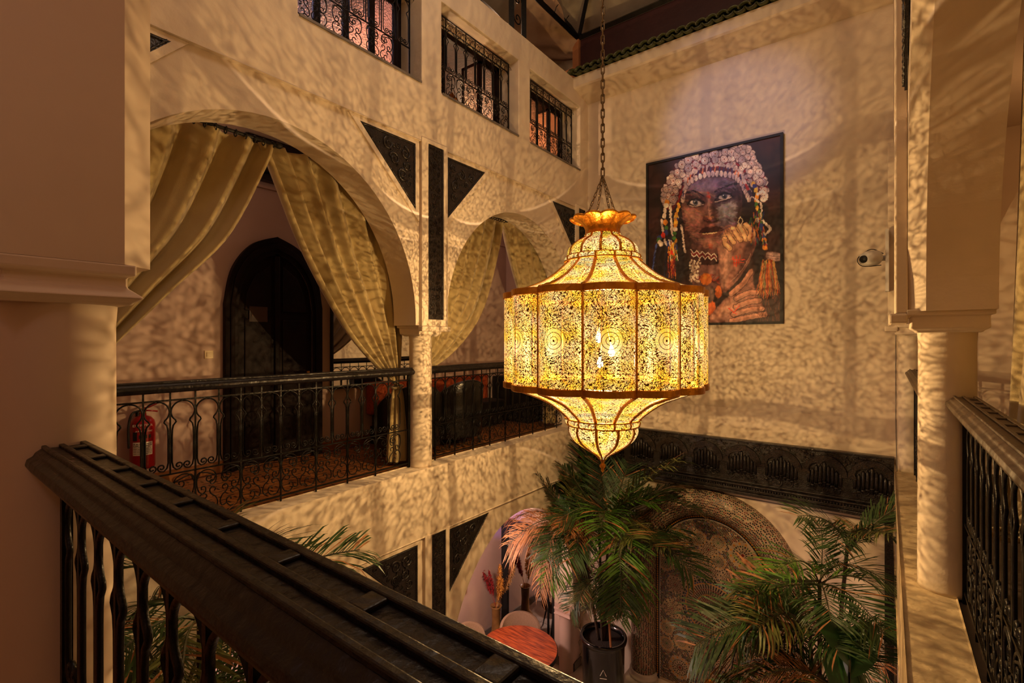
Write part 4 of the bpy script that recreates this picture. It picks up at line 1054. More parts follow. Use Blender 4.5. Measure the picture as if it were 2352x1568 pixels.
# hands
skin, skd, skl = (128, 84, 76), (66, 38, 38), (192, 140, 112)
poly([(600, 900), (640, 860), (700, 830), (880, 850), (890, 900), (850, 1010), (790, 1120), (700, 1230), (640, 1270), (610, 1150), (602, 1000)], skin, 1, 5)
poly([(610, 920), (660, 900), (680, 1080), (650, 1220), (620, 1150)], (150, 102, 92), .8, 14)
poly([(790, 900), (880, 880), (860, 980), (780, 1110), (740, 1150), (800, 1010)], skd, .7, 12)
poly([(640, 830), (670, 785), (740, 770), (800, 745), (850, 755), (885, 800), (885, 870), (820, 885), (720, 890), (660, 870)], (206, 152, 112), 1, 5)
for pts in ([(665, 800), (690, 850), (720, 905)], [(720, 780), (745, 830), (770, 880)], [(780, 770), (810, 820), (830, 870)]): line(pts, 7, (96, 54, 44), .8)
for x, y, r_ in ((655, 850, 26), (700, 800, 30), (760, 800, 30), (830, 850, 34), (690, 925, 36), (820, 780, 34), (750, 850, 28)): ell(x, y, r_, r_ * .8, (232, 184, 130), .75, .5); 
line([(650, 870), (670, 915), (700, 940)], 5, (110, 66, 50)); line([(730, 885), (730, 920), (715, 940)], 5, (110, 66, 50))
poly([(520, 1490), (600, 1380), (700, 1280), (800, 1180), (840, 1095), (870, 1100), (870, 1180), (880, 1250), (920, 1330), (930, 1420), (800, 1480), (640, 1510)], (122, 80, 72), 1, 6)
poly([(540, 1480), (650, 1350), (780, 1280), (890, 1250), (880, 1310), (760, 1380), (640, 1450)], (160, 112, 96), .8, 14)
poly([(700, 1280), (800, 1180), (850, 1100), (866, 1130), (800, 1220), (740, 1290)], (170, 124, 108), .8, 8)
for pts in ([(740, 1270), (800, 1230), (860, 1190)], [(700, 1350), (820, 1290), (900, 1290)], [(720, 1420), (850, 1370), (930, 1360)], [(700, 1470), (840, 1430), (940, 1420)]): line(pts, 8, (52, 28, 28), .9)
for pts in ([(750, 1300), (860, 1262)], [(760, 1380), (920, 1330)], [(760, 1450), (930, 1400)]): line(pts, 12, (176, 130, 112), .6)
for a_ in ((725, 1000, 725, 1060), (742, 990, 742, 1065), (760, 985, 758, 1050), (715, 1022, 800, 1022), (720, 1042, 790, 1040), (690, 1400, 740, 1430), (720, 1430, 760, 1380), (735, 1440, 790, 1395)): line([a_[:2], a_[2:]], 5, (206, 62, 30))
def finger(pts, w_, col, edge=(70, 38, 34)):
    line(pts, w_ + 7, edge); line(pts, w_, col); line([(a - w_ * .15, b_ - w_ * .18) for a, b_ in pts], w_ * .45, tuple(min(255, int(q * 1.2)) for q in col), .75)
poly([(600, 905), (645, 868), (720, 870), (880, 860), (892, 905), (852, 1010), (792, 1120), (702, 1230), (645, 1268), (615, 1150), (604, 1000)], (158, 106, 92), .8, 5)
poly([(615, 920), (670, 900), (700, 1000), (690, 1120), (650, 1230), (622, 1150)], (196, 146, 126), .75, 12)
poly([(820, 900), (885, 885), (850, 1000), (780, 1110), (720, 1190), (770, 1060)], (70, 40, 40), .75, 10)
line([(700, 1190), (790, 1090), (850, 980)], 6, (214, 170, 150), .6)
for pts in ([(650, 862), (655, 900), (690, 935)], [(668, 800), (690, 850), (722, 890)], [(712, 778), (742, 830), (772, 872)], [(765, 765), (796, 820), (812, 865)], [(812, 752), (850, 800), (842, 862)]): finger(pts, 36, (216, 164, 122))
for x, y in ((672, 806), (716, 786), (768, 772), (815, 762)): ell(x, y, 21, 15, (240, 196, 146), .8, .5)
poly([(520, 1492), (600, 1382), (700, 1282), (790, 1200), (850, 1180), (885, 1250), (925, 1330), (935, 1420), (800, 1485), (640, 1512)], (150, 100, 86), .85, 6)
poly([(545, 1478), (640, 1370), (760, 1290), (830, 1262), (760, 1380), (640, 1460)], (192, 140, 118), .75, 14)
for pts in ([(700, 1285), (790, 1205), (850, 1112)], [(740, 1320), (830, 1275), (895, 1272)], [(735, 1385), (840, 1345), (915, 1335)], [(720, 1440), (840, 1405), (935, 1398)], [(700, 1490), (830, 1462), (960, 1440)]): finger(pts, 38, (176, 122, 102), (56, 30, 30))
for a_ in ((715, 1000, 725, 1070), (742, 990, 742, 1075), (768, 985, 758, 1060), (705, 1022, 806, 1022), (712, 1046, 796, 1042), (680, 1395, 745, 1440), (715, 1430, 765, 1375)): line([a_[:2], a_[2:]], 6, (214, 66, 32))
# broad brush marks over the face
for k in range(420):
    x, y = rnd.uniform(330, 775), rnd.uniform(400, 935)
    if not inp(x, y, face): continue
    if any(abs(x - a) < 80 and abs(y - b_) < 42 for a, b_ in ((428, 580), (648, 540), (545, 805))): continue
    lit = x > 560 and y < 760
    base = (150, 140, 156) if lit and x > 590 and 560 < y < 740 else ((128, 104, 124) if y < 500 or lit else (172, 116, 102))
    if (x > 735) or (540 < x < 600 and 560 < y < 700) or (y > 850 and x < 460): base = (64, 38, 44)
    a = rnd.uniform(-.6, .9); L_ = rnd.uniform(14, 34); line([(x - L_ * math.cos(a), y - L_ * math.sin(a)), (x + L_ * math.cos(a), y + L_ * math.sin(a))], rnd.uniform(6, 13), tuple(int(q * rnd.uniform(.8, 1.16)) for q in base), .42)
# headdress: red cloth, rows of discs
poly([(170, 560), (200, 430), (260, 330), (340, 265), (520, 205), (700, 170), (800, 140), (865, 170), (880, 260), (940, 340), (975, 430), (975, 570), (930, 560), (880, 470), (820, 400), (700, 380), (600, 360), (480, 380), (380, 420), (310, 520), (260, 640), (190, 620)], (82, 16, 20), 1, 6)
for pts in ([(200, 600), (245, 480), (320, 350), (470, 300), (620, 280), (740, 290), (820, 350), (890, 450)], [(290, 600), (330, 480), (420, 390), (560, 350)]): line(pts, 14, (146, 24, 24), .9)
def disc(x, y, r_):
    c = rnd.choice([(206, 180, 170), (186, 162, 158), (168, 146, 150), (214, 190, 176)])
    ell(x, y, r_ * 1.05, r_ * 1.1, (64, 40, 40)); ell(x, y, r_ * .93, r_ * .98, c); ell(x, y, r_ * .62, r_ * .64, tuple(int(q * .78) for q in c)); ell(x, y, r_ * .5, r_ * .52, tuple(min(255, int(q * 1.08)) for q in c)); ell(x, y, r_ * .18, r_ * .2, (150, 84, 60))
hp = [(165, 575), (185, 470), (230, 370), (290, 290), (380, 240), (520, 205), (700, 170), (800, 140), (865, 170), (885, 260), (945, 340), (980, 430), (975, 570), (930, 540), (870, 470), (800, 400), (720, 330), (620, 300), (480, 310), (380, 370), (310, 470), (270, 590)]
def inpoly(x, y, P_):
    c = False
    for i in range(len(P_)):
        x1, y1 = P_[i]; x2, y2 = P_[(i + 1) % len(P_)]
        if (y1 > y) != (y2 > y) and x < (x2 - x1) * (y - y1) / (y2 - y1) + x1: c = not c
    return c
got = []
for k in range(2600):
    x, y = rnd.uniform(160, 985), rnd.uniform(130, 600)
    if inpoly(x, y, hp) and all((x - a) ** 2 + (y - b_) ** 2 > 29 ** 2 for a, b_ in got): got.append((x, y)); disc(x, y, rnd.uniform(17, 23))
for k in range(70):
    x, y = rnd.uniform(180, 970), rnd.uniform(180, 560)
    if inpoly(x, y, hp): line([(x, y), (x + rnd.uniform(-26, 26), y + rnd.uniform(6, 20))], 8, (140, 22, 24), .85)
rows = [([(205, 590), (225, 500), (265, 400), (320, 300), (400, 245), (520, 220), (640, 200), (740, 190), (830, 170)], 30, 14), ([(260, 560), (290, 450), (330, 370), (400, 300), (500, 262), (620, 255), (710, 240), (790, 220), (870, 260)], 27, 13),
        ([(780, 320), (840, 300), (900, 300), (930, 370), (950, 450), (960, 520), (950, 560)], 26, 9), ([(700, 200), (770, 240), (810, 300), (870, 370), (920, 430)], 27, 7), ([(750, 180), (820, 220), (870, 300), (915, 350)], 24, 6), ([(800, 160), (850, 200), (870, 240)], 20, 4), ([(180, 560), (200, 480), (240, 380)], 22, 5)]
for pts, r_, n_ in rows:
    c = catmull([(a, b_, 0) for a, b_ in pts], 20); L_ = len(c)
    for k in range(n_): q = c[min(L_ - 1, int(k * (L_ - 1) / (n_ - 1)))]; disc(q[0] + rnd.uniform(-4, 4), q[1] + rnd.uniform(-4, 4), r_ * rnd.uniform(.85, 1.1))
c = catmull([(330, 560, 0), (350, 470, 0), (400, 410, 0), (480, 375, 0), (560, 360, 0), (640, 362, 0), (720, 378, 0), (770, 420, 0), (810, 500, 0), (840, 560, 0)], 10)
for k in range(0, len(c), 4): q = c[k]; ell(q[0], q[1] + 4, 18, 27, (60, 36, 44)); ell(q[0], q[1] + 4, 15, 24, rnd.choice([(206, 178, 168), (178, 152, 154), (224, 196, 180)]))
for k in range(2, len(c), 4): q = c[k]; line([(q[0] + 4, q[1] - 52), (q[0], q[1] - 14)], 9, rnd.choice([(206, 120, 76), (50, 40, 86), (186, 160, 150)])); ell(q[0] + 6, q[1] - 62, 12, 12, (190, 164, 158), 1, .5)
# strings of beads and yarn at both sides
def strand(pts, cols, r_, n_):
    c = catmull([(a, b_, 0) for a, b_ in pts], 20)
    for k in range(n_): q = c[int(k * (len(c) - 1) / (n_ - 1))]; ell(q[0] + rnd.uniform(-3, 3), q[1], r_ * rnd.uniform(.8, 1.15), r_ * rnd.uniform(1, 1.4), rnd.choice(cols))
BR = [(214, 130, 40), (196, 44, 26), (60, 110, 50), (40, 50, 110), (214, 196, 180), (224, 170, 60)]
strand([(235, 600), (240, 720), (250, 830)], [(214, 194, 180)], 9, 20); strand([(168, 720), (175, 800), (200, 900), (240, 880)], [(206, 186, 176)], 9, 16); strand([(318, 760), (330, 840), (345, 960)], [(206, 184, 172)], 8, 18)
strand([(210, 580), (190, 680), (205, 800), (150, 860), (160, 900)], BR, 17, 12); strand([(280, 700), (270, 800), (250, 960), (260, 1000)], BR, 16, 14); strand([(300, 600), (280, 680), (270, 760)], [(214, 140, 44), (224, 170, 60)], 13, 8)
for k in range(60): x = 215 + rnd.random() * 70; y = 860 + rnd.random() * 140; line([(x, y), (x + rnd.uniform(-14, 14), y + 46)], 7, rnd.choice(BR))
for k in range(60): x = 215 + rnd.random() * 60; y = 990 + rnd.random() * 140; line([(x, y), (x + rnd.uniform(-10, 4), y + 50)], 5, rnd.choice([(150, 30, 24), (96, 20, 20), (196, 110, 50), (60, 30, 40)]))
for k in range(16): x = 130 - k * 2; y = 900 + k * 13; line([(x, y), (x - 10, y + 40)], 9, rnd.choice([(60, 76, 140), (110, 124, 176), (36, 40, 90)]), .9)
strand([(870, 440), (900, 520), (890, 600), (930, 680)], BR, 15, 10); strand([(860, 540), (930, 600), (930, 700), (980, 760), (1000, 790), (960, 830)], [(214, 194, 184)], 9, 28); strand([(880, 690), (930, 760), (950, 860), (960, 930)], BR, 17, 12)
strand([(905, 520), (935, 500), (970, 520), (970, 560), (940, 565)], [(220, 204, 196)], 9, 12)
for k in range(50): x = 850 + rnd.random() * 110; y = 640 + rnd.random() * 250; line([(x, y), (x + rnd.uniform(-14, 14), y + 40)], 8, rnd.choice([(40, 46, 100), (146, 30, 30), (50, 30, 44), (200, 110, 40), (64, 100, 50)]), .8)
strand([(790, 400), (830, 480), (860, 560)], [(206, 184, 176), (186, 50, 36), (60, 40, 60)], 13, 12)
line([(772, 690), (752, 735), (772, 765), (790, 730), (772, 690)], 6, (224, 206, 180), curve=False)
# shoulder cloth and orange fringe
poly([(975, 965), (1085, 975), (1085, 1030), (980, 1020)], (170, 136, 130), 1, 5); line([(980, 990), (1085, 1002)], 4, (110, 80, 80)); line([(980, 1008), (1085, 1018)], 4, (110, 80, 80))
for k in range(80):
    x = 940 + rnd.random() * 90; y = 1020 + rnd.random() * 60; a_ = (x - 985) * .9
    line([(x, y), (x + a_ * .4, y + 90), (x + a_ + rnd.uniform(-24, 24), y + 200 + rnd.random() * 60)], 8, rnd.choice([(214, 120, 40), (190, 84, 36), (150, 56, 32), (206, 150, 80), (110, 60, 40), (120, 130, 90)]), .9, 3)
for k in range(50): x = 900 + rnd.random() * 180; y = 1290 + rnd.random() * 180; line([(x, y), (x + rnd.uniform(-20, 20), y + 50)], 4, (110, 56, 36), .6)
img = np.clip(img * 1.12, 0, 255) / 255.0
linc = np.where(img <= .04045, img / 12.92, ((img + .055) / 1.055) ** 2.4)
vs = np.stack([GX, np.full_like(GX, YB - .035), GZ], -1).reshape(-1, 3) - np.array(WL[pa])
ii = np.arange(NX * NZ).reshape(NZ, NX); fs = np.stack([ii[:-1, :-1], ii[:-1, 1:], ii[1:, 1:], ii[1:, :-1]], -1).reshape(-1, 4)
me = D.meshes.new('canvas'); me.vertices.add(len(vs)); me.vertices.foreach_set('co', vs.astype(np.float32).ravel())
me.loops.add(fs.size); me.loops.foreach_set('vertex_index', fs.astype(np.int32).ravel()); me.polygons.add(len(fs)); me.polygons.foreach_set('loop_start', (np.arange(len(fs)) * 4).astype(np.int32)); me.update(calc_edges=True)
at = me.color_attributes.new('paint', 'FLOAT_COLOR', 'POINT'); at.data.foreach_set('color', np.concatenate([linc.reshape(-1, 3), np.ones((NX * NZ, 1))], 1).astype(np.float32).ravel())
m, N, L, P = nt('oil paint'); a_ = N.new('ShaderNodeAttribute'); a_.attribute_name = 'paint'; L.new(a_.outputs['Color'], P.inputs['Base Color']); P.inputs['Roughness'].default_value = .55
me.materials.append(m); cv = D.objects.new('canvas', me); link(cv, pa)
MB().box(PX0 + .03, PX1 - .03, YB - .028, YB - .002, PZ0 + .03, PZ1 - .03).build('stretcher', 'blackm', pa)

# ================================================================== mosaic fountain
FXc, FZc, RO, RI = -2.05, -3.36, 1.19, .80
COLS = {'ink': (16, 20, 30), 'white': (176, 156, 132), 'amber': (196, 128, 40), 'green': (34, 92, 62), 'red': (112, 36, 32), 'blue': (40, 58, 110), 'brown': (96, 58, 36)}
mos = [mat('zellige ' + k, v, .25) for k, v in COLS.items()]; CI = {k: i for i, k in enumerate(COLS)}
fo = thing('mosaic_fountain', 'tall arched zellige mosaic wall fountain with rounded tiled surround under the carved lintel', 'fountain', (FXc, YL - .1, ZG))
grout = mat('fountain grout', (168, 144, 118), .6); band = mat('black mosaic border', (14, 14, 18), .3)
def archpath(r, n=48, zb=-5.25): return [(FXc - r, zb)] + [(FXc - r * math.cos(PI * i / n), FZc + r * math.sin(PI * i / n)) for i in range(n + 1)] + [(FXc + r, zb)]
b = MB(); b.prism(archpath(RI + .06), [], fX, YL - .012, YL - .001); b.build('panel_ground', grout, fo, fix=True)
rm = (RO + RI) / 2; rt = (RO - RI) / 2
path = [(FXc - rm, -5.2)] + [(FXc - rm, -5.2 + (FZc + 5.2) * k / 6) for k in range(1, 6)] + [(FXc - rm * math.cos(PI * i / 48), FZc + rm * math.sin(PI * i / 48)) for i in range(49)] + [(FXc + rm, FZc - (FZc + 5.2) * k / 6) for k in range(1, 7)]
b = MB(); b.tube([(p[0], YL - .02, p[1]) for p in path], rt, 28); b.build('rounded_surround', grout, fo, True)
def piece(mb, f, pts, ci, h=.004):
    mb.mi = ci; n = len(pts); mb.add([f(x, z, h) for x, z in pts], [tuple(range(n))])
pf = MB(); fp = lambda x, z, h: (x, YL - .013 - h * .5, z)
inside = lambda x, z: abs(x - FXc) < RI - .07 and (z < FZc or math.hypot(x - FXc, z - FZc) < RI - .07) and z > -5.2
def quadr(mb, cx, cz, r0, r1, a, w0, w1, ci, chk=True, wm=None):
    """kite petal between radii r0..r1"""
    ca, sa = math.cos(a), math.sin(a); rm_ = r0 + (r1 - r0) * .5; wm = wm or (w0 + w1)
    pts = [(r0, -w0), (rm_, -wm), (r1, -w1), (r1, w1), (rm_, wm), (r0, w0)]
    q = [(cx + x * ca - y * sa, cz + x * sa + y * ca) for x, y in pts]
    if chk and not all(inside(*p) for p in q): return
    piece(mb, fp, q, ci)
taken = []
def rosette(cx, cz, R, style):
    taken.append((cx, cz, R))
    n = 12 if R < .2 else 16
    core = {'a': 'green', 'b': 'red', 'c': 'red', 'd': 'blue'}[style]
    piece(pf, fp, [(cx + R * .12 * math.cos(2 * PI * k / 10), cz + R * .12 * math.sin(2 * PI * k / 10)) for k in range(10)], CI[core]) if inside(cx, cz) else None
    for r0, r1, w, c, o in ((.17, .36, .030, 'green' if style == 'a' else 'ink', 0), (.40, .54, .045, 'white', .5), (.40, .56, .03, 'ink', 0), (.60, .74, .045, 'ink', .5), (.62, .76, .035, 'green' if style != 'b' else 'red', 0), (.82, .97, .075, 'amber' if style in 'ac' else 'ink', .5)):
        for k in range(n): quadr(pf, cx, cz, R * r0, R * r1, 2 * PI * (k + o) / n, R * w * .5, R * w * .5, CI[c], True, R * w * 1.25)
CM = (-2.03, -3.92)
# central medallion of concentric rings
taken.append((CM[0], CM[1], .43))
piece(pf, fp, [(CM[0] + .035 * math.cos(2 * PI * k / 12), CM[1] + .035 * math.sin(2 * PI * k / 12)) for k in range(12)], CI['green'])
for r0, r1, n, c, f_ in ((.045, .085, 12, 'green', .5), (.09, .105, 24, 'ink', .5), (.112, .165, 32, 'red', .42), (.172, .188, 40, 'ink', .5), (.192, .204, 60, 'amber', .85), (.21, .265, 48, 'ink', .42), (.27, .285, 48, 'red', .6), (.29, .35, 56, 'ink', .38), (.356, .368, 80, 'amber', .85), (.374, .392, 60, 'blue', .6), (.398, .424, 44, 'ink', .6)):
    for k in range(n): quadr(pf, CM[0], CM[1], r0, r1, 2 * PI * k / n, PI * r0 / n * f_, PI * r1 / n * f_, CI[c], True, PI * (r0 + r1) / 2 / n * f_)
# amber ringed rosettes
for cx, cz, R, s in ((-2.52, -3.02, .17, 'c'), (-2.20, -2.93, .105, 'a'), (-1.93, -2.93, .105, 'a'), (-2.06, -3.06, .12, 'b'), (-2.20, -3.20, .105, 'a'), (-1.93, -3.20, .105, 'a'), (-1.60, -3.02, .18, 'c'), (-1.38, -3.42, .12, 'a'), (-2.70, -3.42, .12, 'a'),
                      (-2.68, -4.42, .10, 'a'), (-2.68, -4.66, .10, 'a'), (-2.46, -4.55, .10, 'a'), (-2.48, -4.95, .16, 'c'), (-2.06, -4.95, .105, 'a'), (-1.80, -4.95, .105, 'a'), (-1.40, -4.95, .17, 'c'), (-1.40, -4.50, .12, 'a')): rosette(cx, cz, R, s)
for cx, cz, R in ((-2.35, -3.42, .13), (-1.78, -3.42, .13), (-2.55, -3.72, .12), (-1.52, -3.72, .12), (-2.60, -4.10, .13), (-1.48, -4.12, .13), (-2.36, -4.32, .12), (-1.70, -4.36, .12), (-2.22, -4.62, .14), (-1.86, -4.60, .14), (-1.62, -4.72, .12), (-2.04, -3.36, .12)): rosette(cx, cz, R, 'b')
rnd = random.Random(8)
# field: small dark and coloured chips between the rosettes
st = .021
for i in range(int(1.6 / st)):
    for j in range(int(2.7 / st)):
        x = FXc - RI + i * st + (j % 2) * st / 2; z = -5.22 + j * st
        if not inside(x, z) or any(math.hypot(x - t_[0], z - t_[1]) < t_[2] + .012 for t_ in taken): continue
        c = rnd.choice(['ink', 'ink', 'ink', 'ink', 'white', 'red', 'blue', 'ink', 'brown', 'green']); r_ = st * rnd.uniform(.36, .50); k0 = rnd.random()
        piece(pf, fp, [(x + r_ * math.cos(2 * PI * (k + k0) / 5), z + r_ * 1.2 * math.sin(2 * PI * (k + k0) / 5)) for k in range(5)], CI[c])
pf.build('zellige_chips', mos, fo, kind='stuff')
b = MB(); b.prism(archpath(RI + .005, 64) + archpath(RI - .055, 64)[::-1], [], fX, YL - .017, YL - .012); b.build('border_band', band, fo, fix=True)
b = MB(); b.prism(archpath(RI - .056, 64) + archpath(RI - .068, 64)[::-1], [], fX, YL - .019, YL - .012); b.build('border_fillet', 'marble', fo, fix=True)
db = MB(); r_ = RI - .025                                    # amber diamonds along the band
def dia(x, z, a):
    c, s_ = math.cos(a), math.sin(a); q = [(.017, 0), (0, .013), (-.017, 0), (0, -.013)]
    db.add([(x + u * c - v * s_, YL - .020, z + u * s_ + v * c) for u, v in q], [(0, 1, 2, 3)])
for k in range(70): a = PI * (k + .5) / 70; dia(FXc - r_ * math.cos(a), FZc + r_ * math.sin(a), PI / 2 - a)
for k in range(52):
    for s_ in (-1, 1): dia(FXc + s_ * r_, FZc - .02 - k * .035, PI / 2)
db.build('amber_diamonds', mos[CI['amber']], fo, kind='stuff')
# chips on the rounded surround
tb = MB(); seg = []; tot = 0
fine = []
for k in range(len(path) - 1):
    p, q = Vector(path[k]), Vector(path[k + 1]); fine.append((tot, p, q)); tot += (q - p).length
def at_(s):
    for t0, p, q in reversed(fine):
        if s >= t0: d = (q - p); u = (s - t0) / d.length; return p + d * u, d.normalized()
n_s = int(tot / .0235)
for i in range(n_s):
    for j in range(17):
        s = (i + (j % 2) * .5 + .3) * tot / n_s; a = PI * (j + .5 + rnd.uniform(-.25, .25)) / 17
        if s >= tot: continue
        p, d = at_(s); nrm = Vector((-d.y, d.x))
        up = (i + j) % 5; c = 'ink' if up < 3 else rnd.choice(['white', 'red', 'green', 'brown', 'ink', 'red'])
        if (i // 6 + j // 6) % 2 == 0 and rnd.random() < .3: c = rnd.choice(['green', 'red'])
        rr = rt + .003; hw, hh = .0108, .0105
        def pt(ds, da):
            aa = a + da / rr; off = nrm * math.cos(aa) * rr; return (p.x + d.x * ds + off.x, YL - .02 - rr * math.sin(aa), p.y + d.y * ds + off.y)
        tb.mi = CI[c]; k0 = rnd.random(); tb.add([pt(hh * math.cos(2 * PI * (k + k0) / 5), hw * math.sin(2 * PI * (k + k0) / 5)) for k in range(5)], [(0, 1, 2, 3, 4)])
tb.build('surround_chips', mos, fo, kind='stuff')
for s_ in (-1, 1):                                          # bases of the tiled columns
    x = FXc + s_ * rm; b = MB(); b.lathe([(rt + .035, -5.28), (rt + .035, -5.24), (rt + .015, -5.22), (rt + .025, -5.19), (rt + .004, -5.17)], (x, YL - .02), 28); b.build('column_base', 'marble', fo, True)
b = MB(); b.box(FXc - RO - .06, FXc - RI + .04, YL - .75, YL - .001, ZG, -5.28); b.box(FXc + RI - .04, FXc + RO + .06, YL - .75, YL - .001, ZG, -5.28); b.box(FXc - RI + .04, FXc + RI - .04, YL - .75, YL - .62, ZG, -5.32); bevel(b.build('basin', 'marble', fo), .02)
b = MB(); b.tube(catmull([(FXc, YL - .02, -5.0), (FXc, YL - .12, -4.98), (FXc, YL - .20, -5.0), (FXc, YL - .22, -5.06)], 5), .018, 8); b.build('spout', 'brass', fo, True)
b = MB(); b.tube([(FXc, YL - .015, -5.0), (FXc, YL - .03, -5.0)], [.06, .05], 14); b.build('spout_plate', 'brass', fo)
# ================================================================== palms
def frond_mesh(name, L_, droop, n, lw, ll, seed, matn, dead=0.0):
    """an arching feather leaf along +x, starting at the origin, rising then drooping; leaflets on both sides"""
    rnd = random.Random(seed); mb = MB()
    def c(t): return Vector((L_ * t * (1 - .18 * droop * t), 0, L_ * (.55 * t - droop * .75 * t * t)))
    mb.mi = 1; mb.tube([c(t / 10) for t in range(11)], [.010 * (1 - .75 * t / 10) + .002 for t in range(11)], 4)
    for i in range(n):
        t = .16 + .84 * i / n; p = c(t); d = (c(min(1, t + .02)) - c(max(0, t - .02))).normalized()
        for s in (-1, 1):
            l_ = ll * (.35 + 1.25 * math.sin(PI * min(1, (t - .05) * .98)) ** .8) * rnd.uniform(.82, 1.1) * .62
            side = Vector((0, s, 0)); up = side.cross(d) * s
            fwd_ = d * rnd.uniform(.55, .85) + side * rnd.uniform(.65, .85) + Vector((0, 0, rnd.uniform(.0, .35)))
            fwd_.normalize(); w = lw * rnd.uniform(.7, 1.1); sag = rnd.uniform(.10, .45) * (1 + dead * 1.6)
            wd = d.cross(fwd_).cross(fwd_).normalized() * w
            m1 = p + fwd_ * l_ * .45 + Vector((0, 0, -.10 * sag * l_)); m2 = p + fwd_ * l_ * .78 + Vector((0, 0, -.36 * sag * l_)); e = p + fwd_ * l_ * .95 + Vector((0, 0, -.70 * sag * l_))
            mb.mi = 2 if rnd.random() < .06 + dead * .8 else 0
            mb.add([p - wd * .3, p + wd * .3, m1 + wd, m1 - wd, m2 + wd * .8, m2 - wd * .8, e], [(0, 1, 2, 3), (3, 2, 4, 5), (5, 4, 6)])
    me = D.meshes.new(name); me.from_pydata(mb.v, [], mb.f)
    for q in (matn, 'stem', 'dry'): me.materials.append(M[q])
    me.polygons.foreach_set('material_index', mb.m); me.update(); return me
FR_ = {('d', k): frond_mesh('frond', 1.0, dr_, 36, .0095, .50, 10 + k, 'leafd') for k, dr_ in enumerate((.35, .8, 1.25))}
FR_.update({('b', k): frond_mesh('frond', 1.0, dr_, 36, .0105, .52, 20 + k, 'leafb') for k, dr_ in enumerate((.5, 1.0, 1.4))})
FR_.update({('o', k): frond_mesh('frond', 1.0, dr_, 36, .0095, .50, 30 + k, 'leafo', .12) for k, dr_ in enumerate((.4, .9, 1.35))})
FR_.update({('y', k): frond_mesh('frond', 1.0, dr_, 38, .0075, .40, 40 + k, 'dry', .8) for k, dr_ in enumerate((.9, 1.3, 1.7))})
def palm(label, x, y, zbase, stems, fronds, seed, loc_z=None):
    """stems: (dx,dy,height); fronds: (stem, azimuth deg, elevation deg, length, kind, droop idx)"""
    th = thing('potted_palm', label, 'palm', (x, y, zbase)); rnd = random.Random(seed)
    tops = []
    for dx, dy, h in stems:
        pts = catmull([(x + dx * .15, y + dy * .15, zbase), (x + dx * .5, y + dy * .5, zbase + h * .5), (x + dx, y + dy, zbase + h)], 6)
        b = MB(); b.tube(pts, [.026 - .010 * i / len(pts) for i in range(len(pts))], 7); b.build('stem', 'bark' if h > .6 else 'stem', th, True); tops.append(Vector((dx, dy, h)))
    for si, az, el, L_, kd, di in fronds:
        o = D.objects.new('frond', FR_[(kd, di)]); COL.objects.link(o); o.parent = th; h0 = tops[si]
        o.location = h0 + Vector((0, 0, -rnd.random() * .10)); o.scale = (L_, L_, L_)
        o.rotation_euler = (rnd.uniform(-.35, .35), math.radians(-(el - 29)), math.radians(az))
    return th
def crown(rnd, si, n, L0, L1, el0, el1, kinds, az0=0, span=360):
    return [(si, az0 + span * (k + rnd.random() * .7) / n, rnd.uniform(el0, el1), rnd.uniform(L0, L1), rnd.choice(kinds), rnd.choice((0, 1, 2))) for k in range(n)]
PXp, PYp = -3.42, 6.72
rnd = random.Random(5)
stems = [(-.10, .05, 1.75), (.12, -.05, 1.85), (-.35, -.25, 1.75), (.30, .15, 1.55), (.0, -.15, 1.15), (.05, .1, .85)]
fr = crown(rnd, 0, 8, .9, 1.15, 15, 70, 'ddo') + crown(rnd, 1, 9, .9, 1.3, 20, 75, 'dddb') + crown(rnd, 2, 8, .8, 1.1, 0, 70, 'ddoy', 100, 240) + crown(rnd, 3, 7, .9, 1.15, 10, 60, 'ddo', -90, 220) + crown(rnd, 4, 10, .55, .8, -20, 30, 'doyd') + crown(rnd, 5, 12, .4, .6, -30, 40, 'dyoo')
fr += [(1, 18, 50, 1.5, 'd', 1), (1, 2, 62, 1.5, 'o', 0), (3, -12, 30, 1.3, 'd', 1), (0, 150, 72, 1.3, 'd', 0), (2, -110, 8, .95, 'b', 2), (2, -80, 25, .9, 'b', 2), (1, -70, 60, 1.1, 'b', 1), (2, 200, 40, 1.2, 'y', 0), (2, 215, 30, 1.25, 'y', 1), (2, 232, 45, 1.2, 'y', 1), (2, 245, 25, 1.1, 'y', 2), (0, 217, 35, 1.3, 'y', 1), (2, 225, 65, 1.0, 'd', 0), (3, -60, 5, 1.1, 'b', 2)]
palm('tall bushy palm in the gloss black pot left of the mosaic fountain', PXp, PYp, ZG + 1.02, stems, fr, 6)
rnd = random.Random(15)
stems = [(.0, 0, 2.75), (-.15, -.15, 2.35), (.2, .45, 3.0), (-.1, .2, 2.1), (.1, -.35, 2.0)]
fr = crown(rnd, 0, 9, .65, .85, 10, 75, 'ddb', -150, 300) + crown(rnd, 1, 10, .7, .9, 0, 60, 'dobd') + crown(rnd, 2, 7, .7, .85, 30, 80, 'ddo', -150, 250) + crown(rnd, 3, 9, .6, .85, -10, 40, 'dooy') + crown(rnd, 4, 11, .65, .95, -20, 40, 'ddoyy')
fr += [(0, 170, 5, 1.3, 'o', 1), (0, 200, 0, 1.15, 'b', 1), (1, 180, 0, 1.3, 'o', 2), (1, 215, 20, 1.2, 'd', 1), (4, 190, -5, 1.4, 'b', 1), (4, 160, 5, 1.4, 'o', 1)]
palm('large palm on the right in front of the mosaic fountain, beside the right wall', -.52, 5.6, ZG + .50, stems, fr, 16)
rnd = random.Random(25)
stems = [(.0, 0, 3.55), (.2, -.2, 3.1), (-.1, -.1, 2.7), (.3, .1, 2.4)]
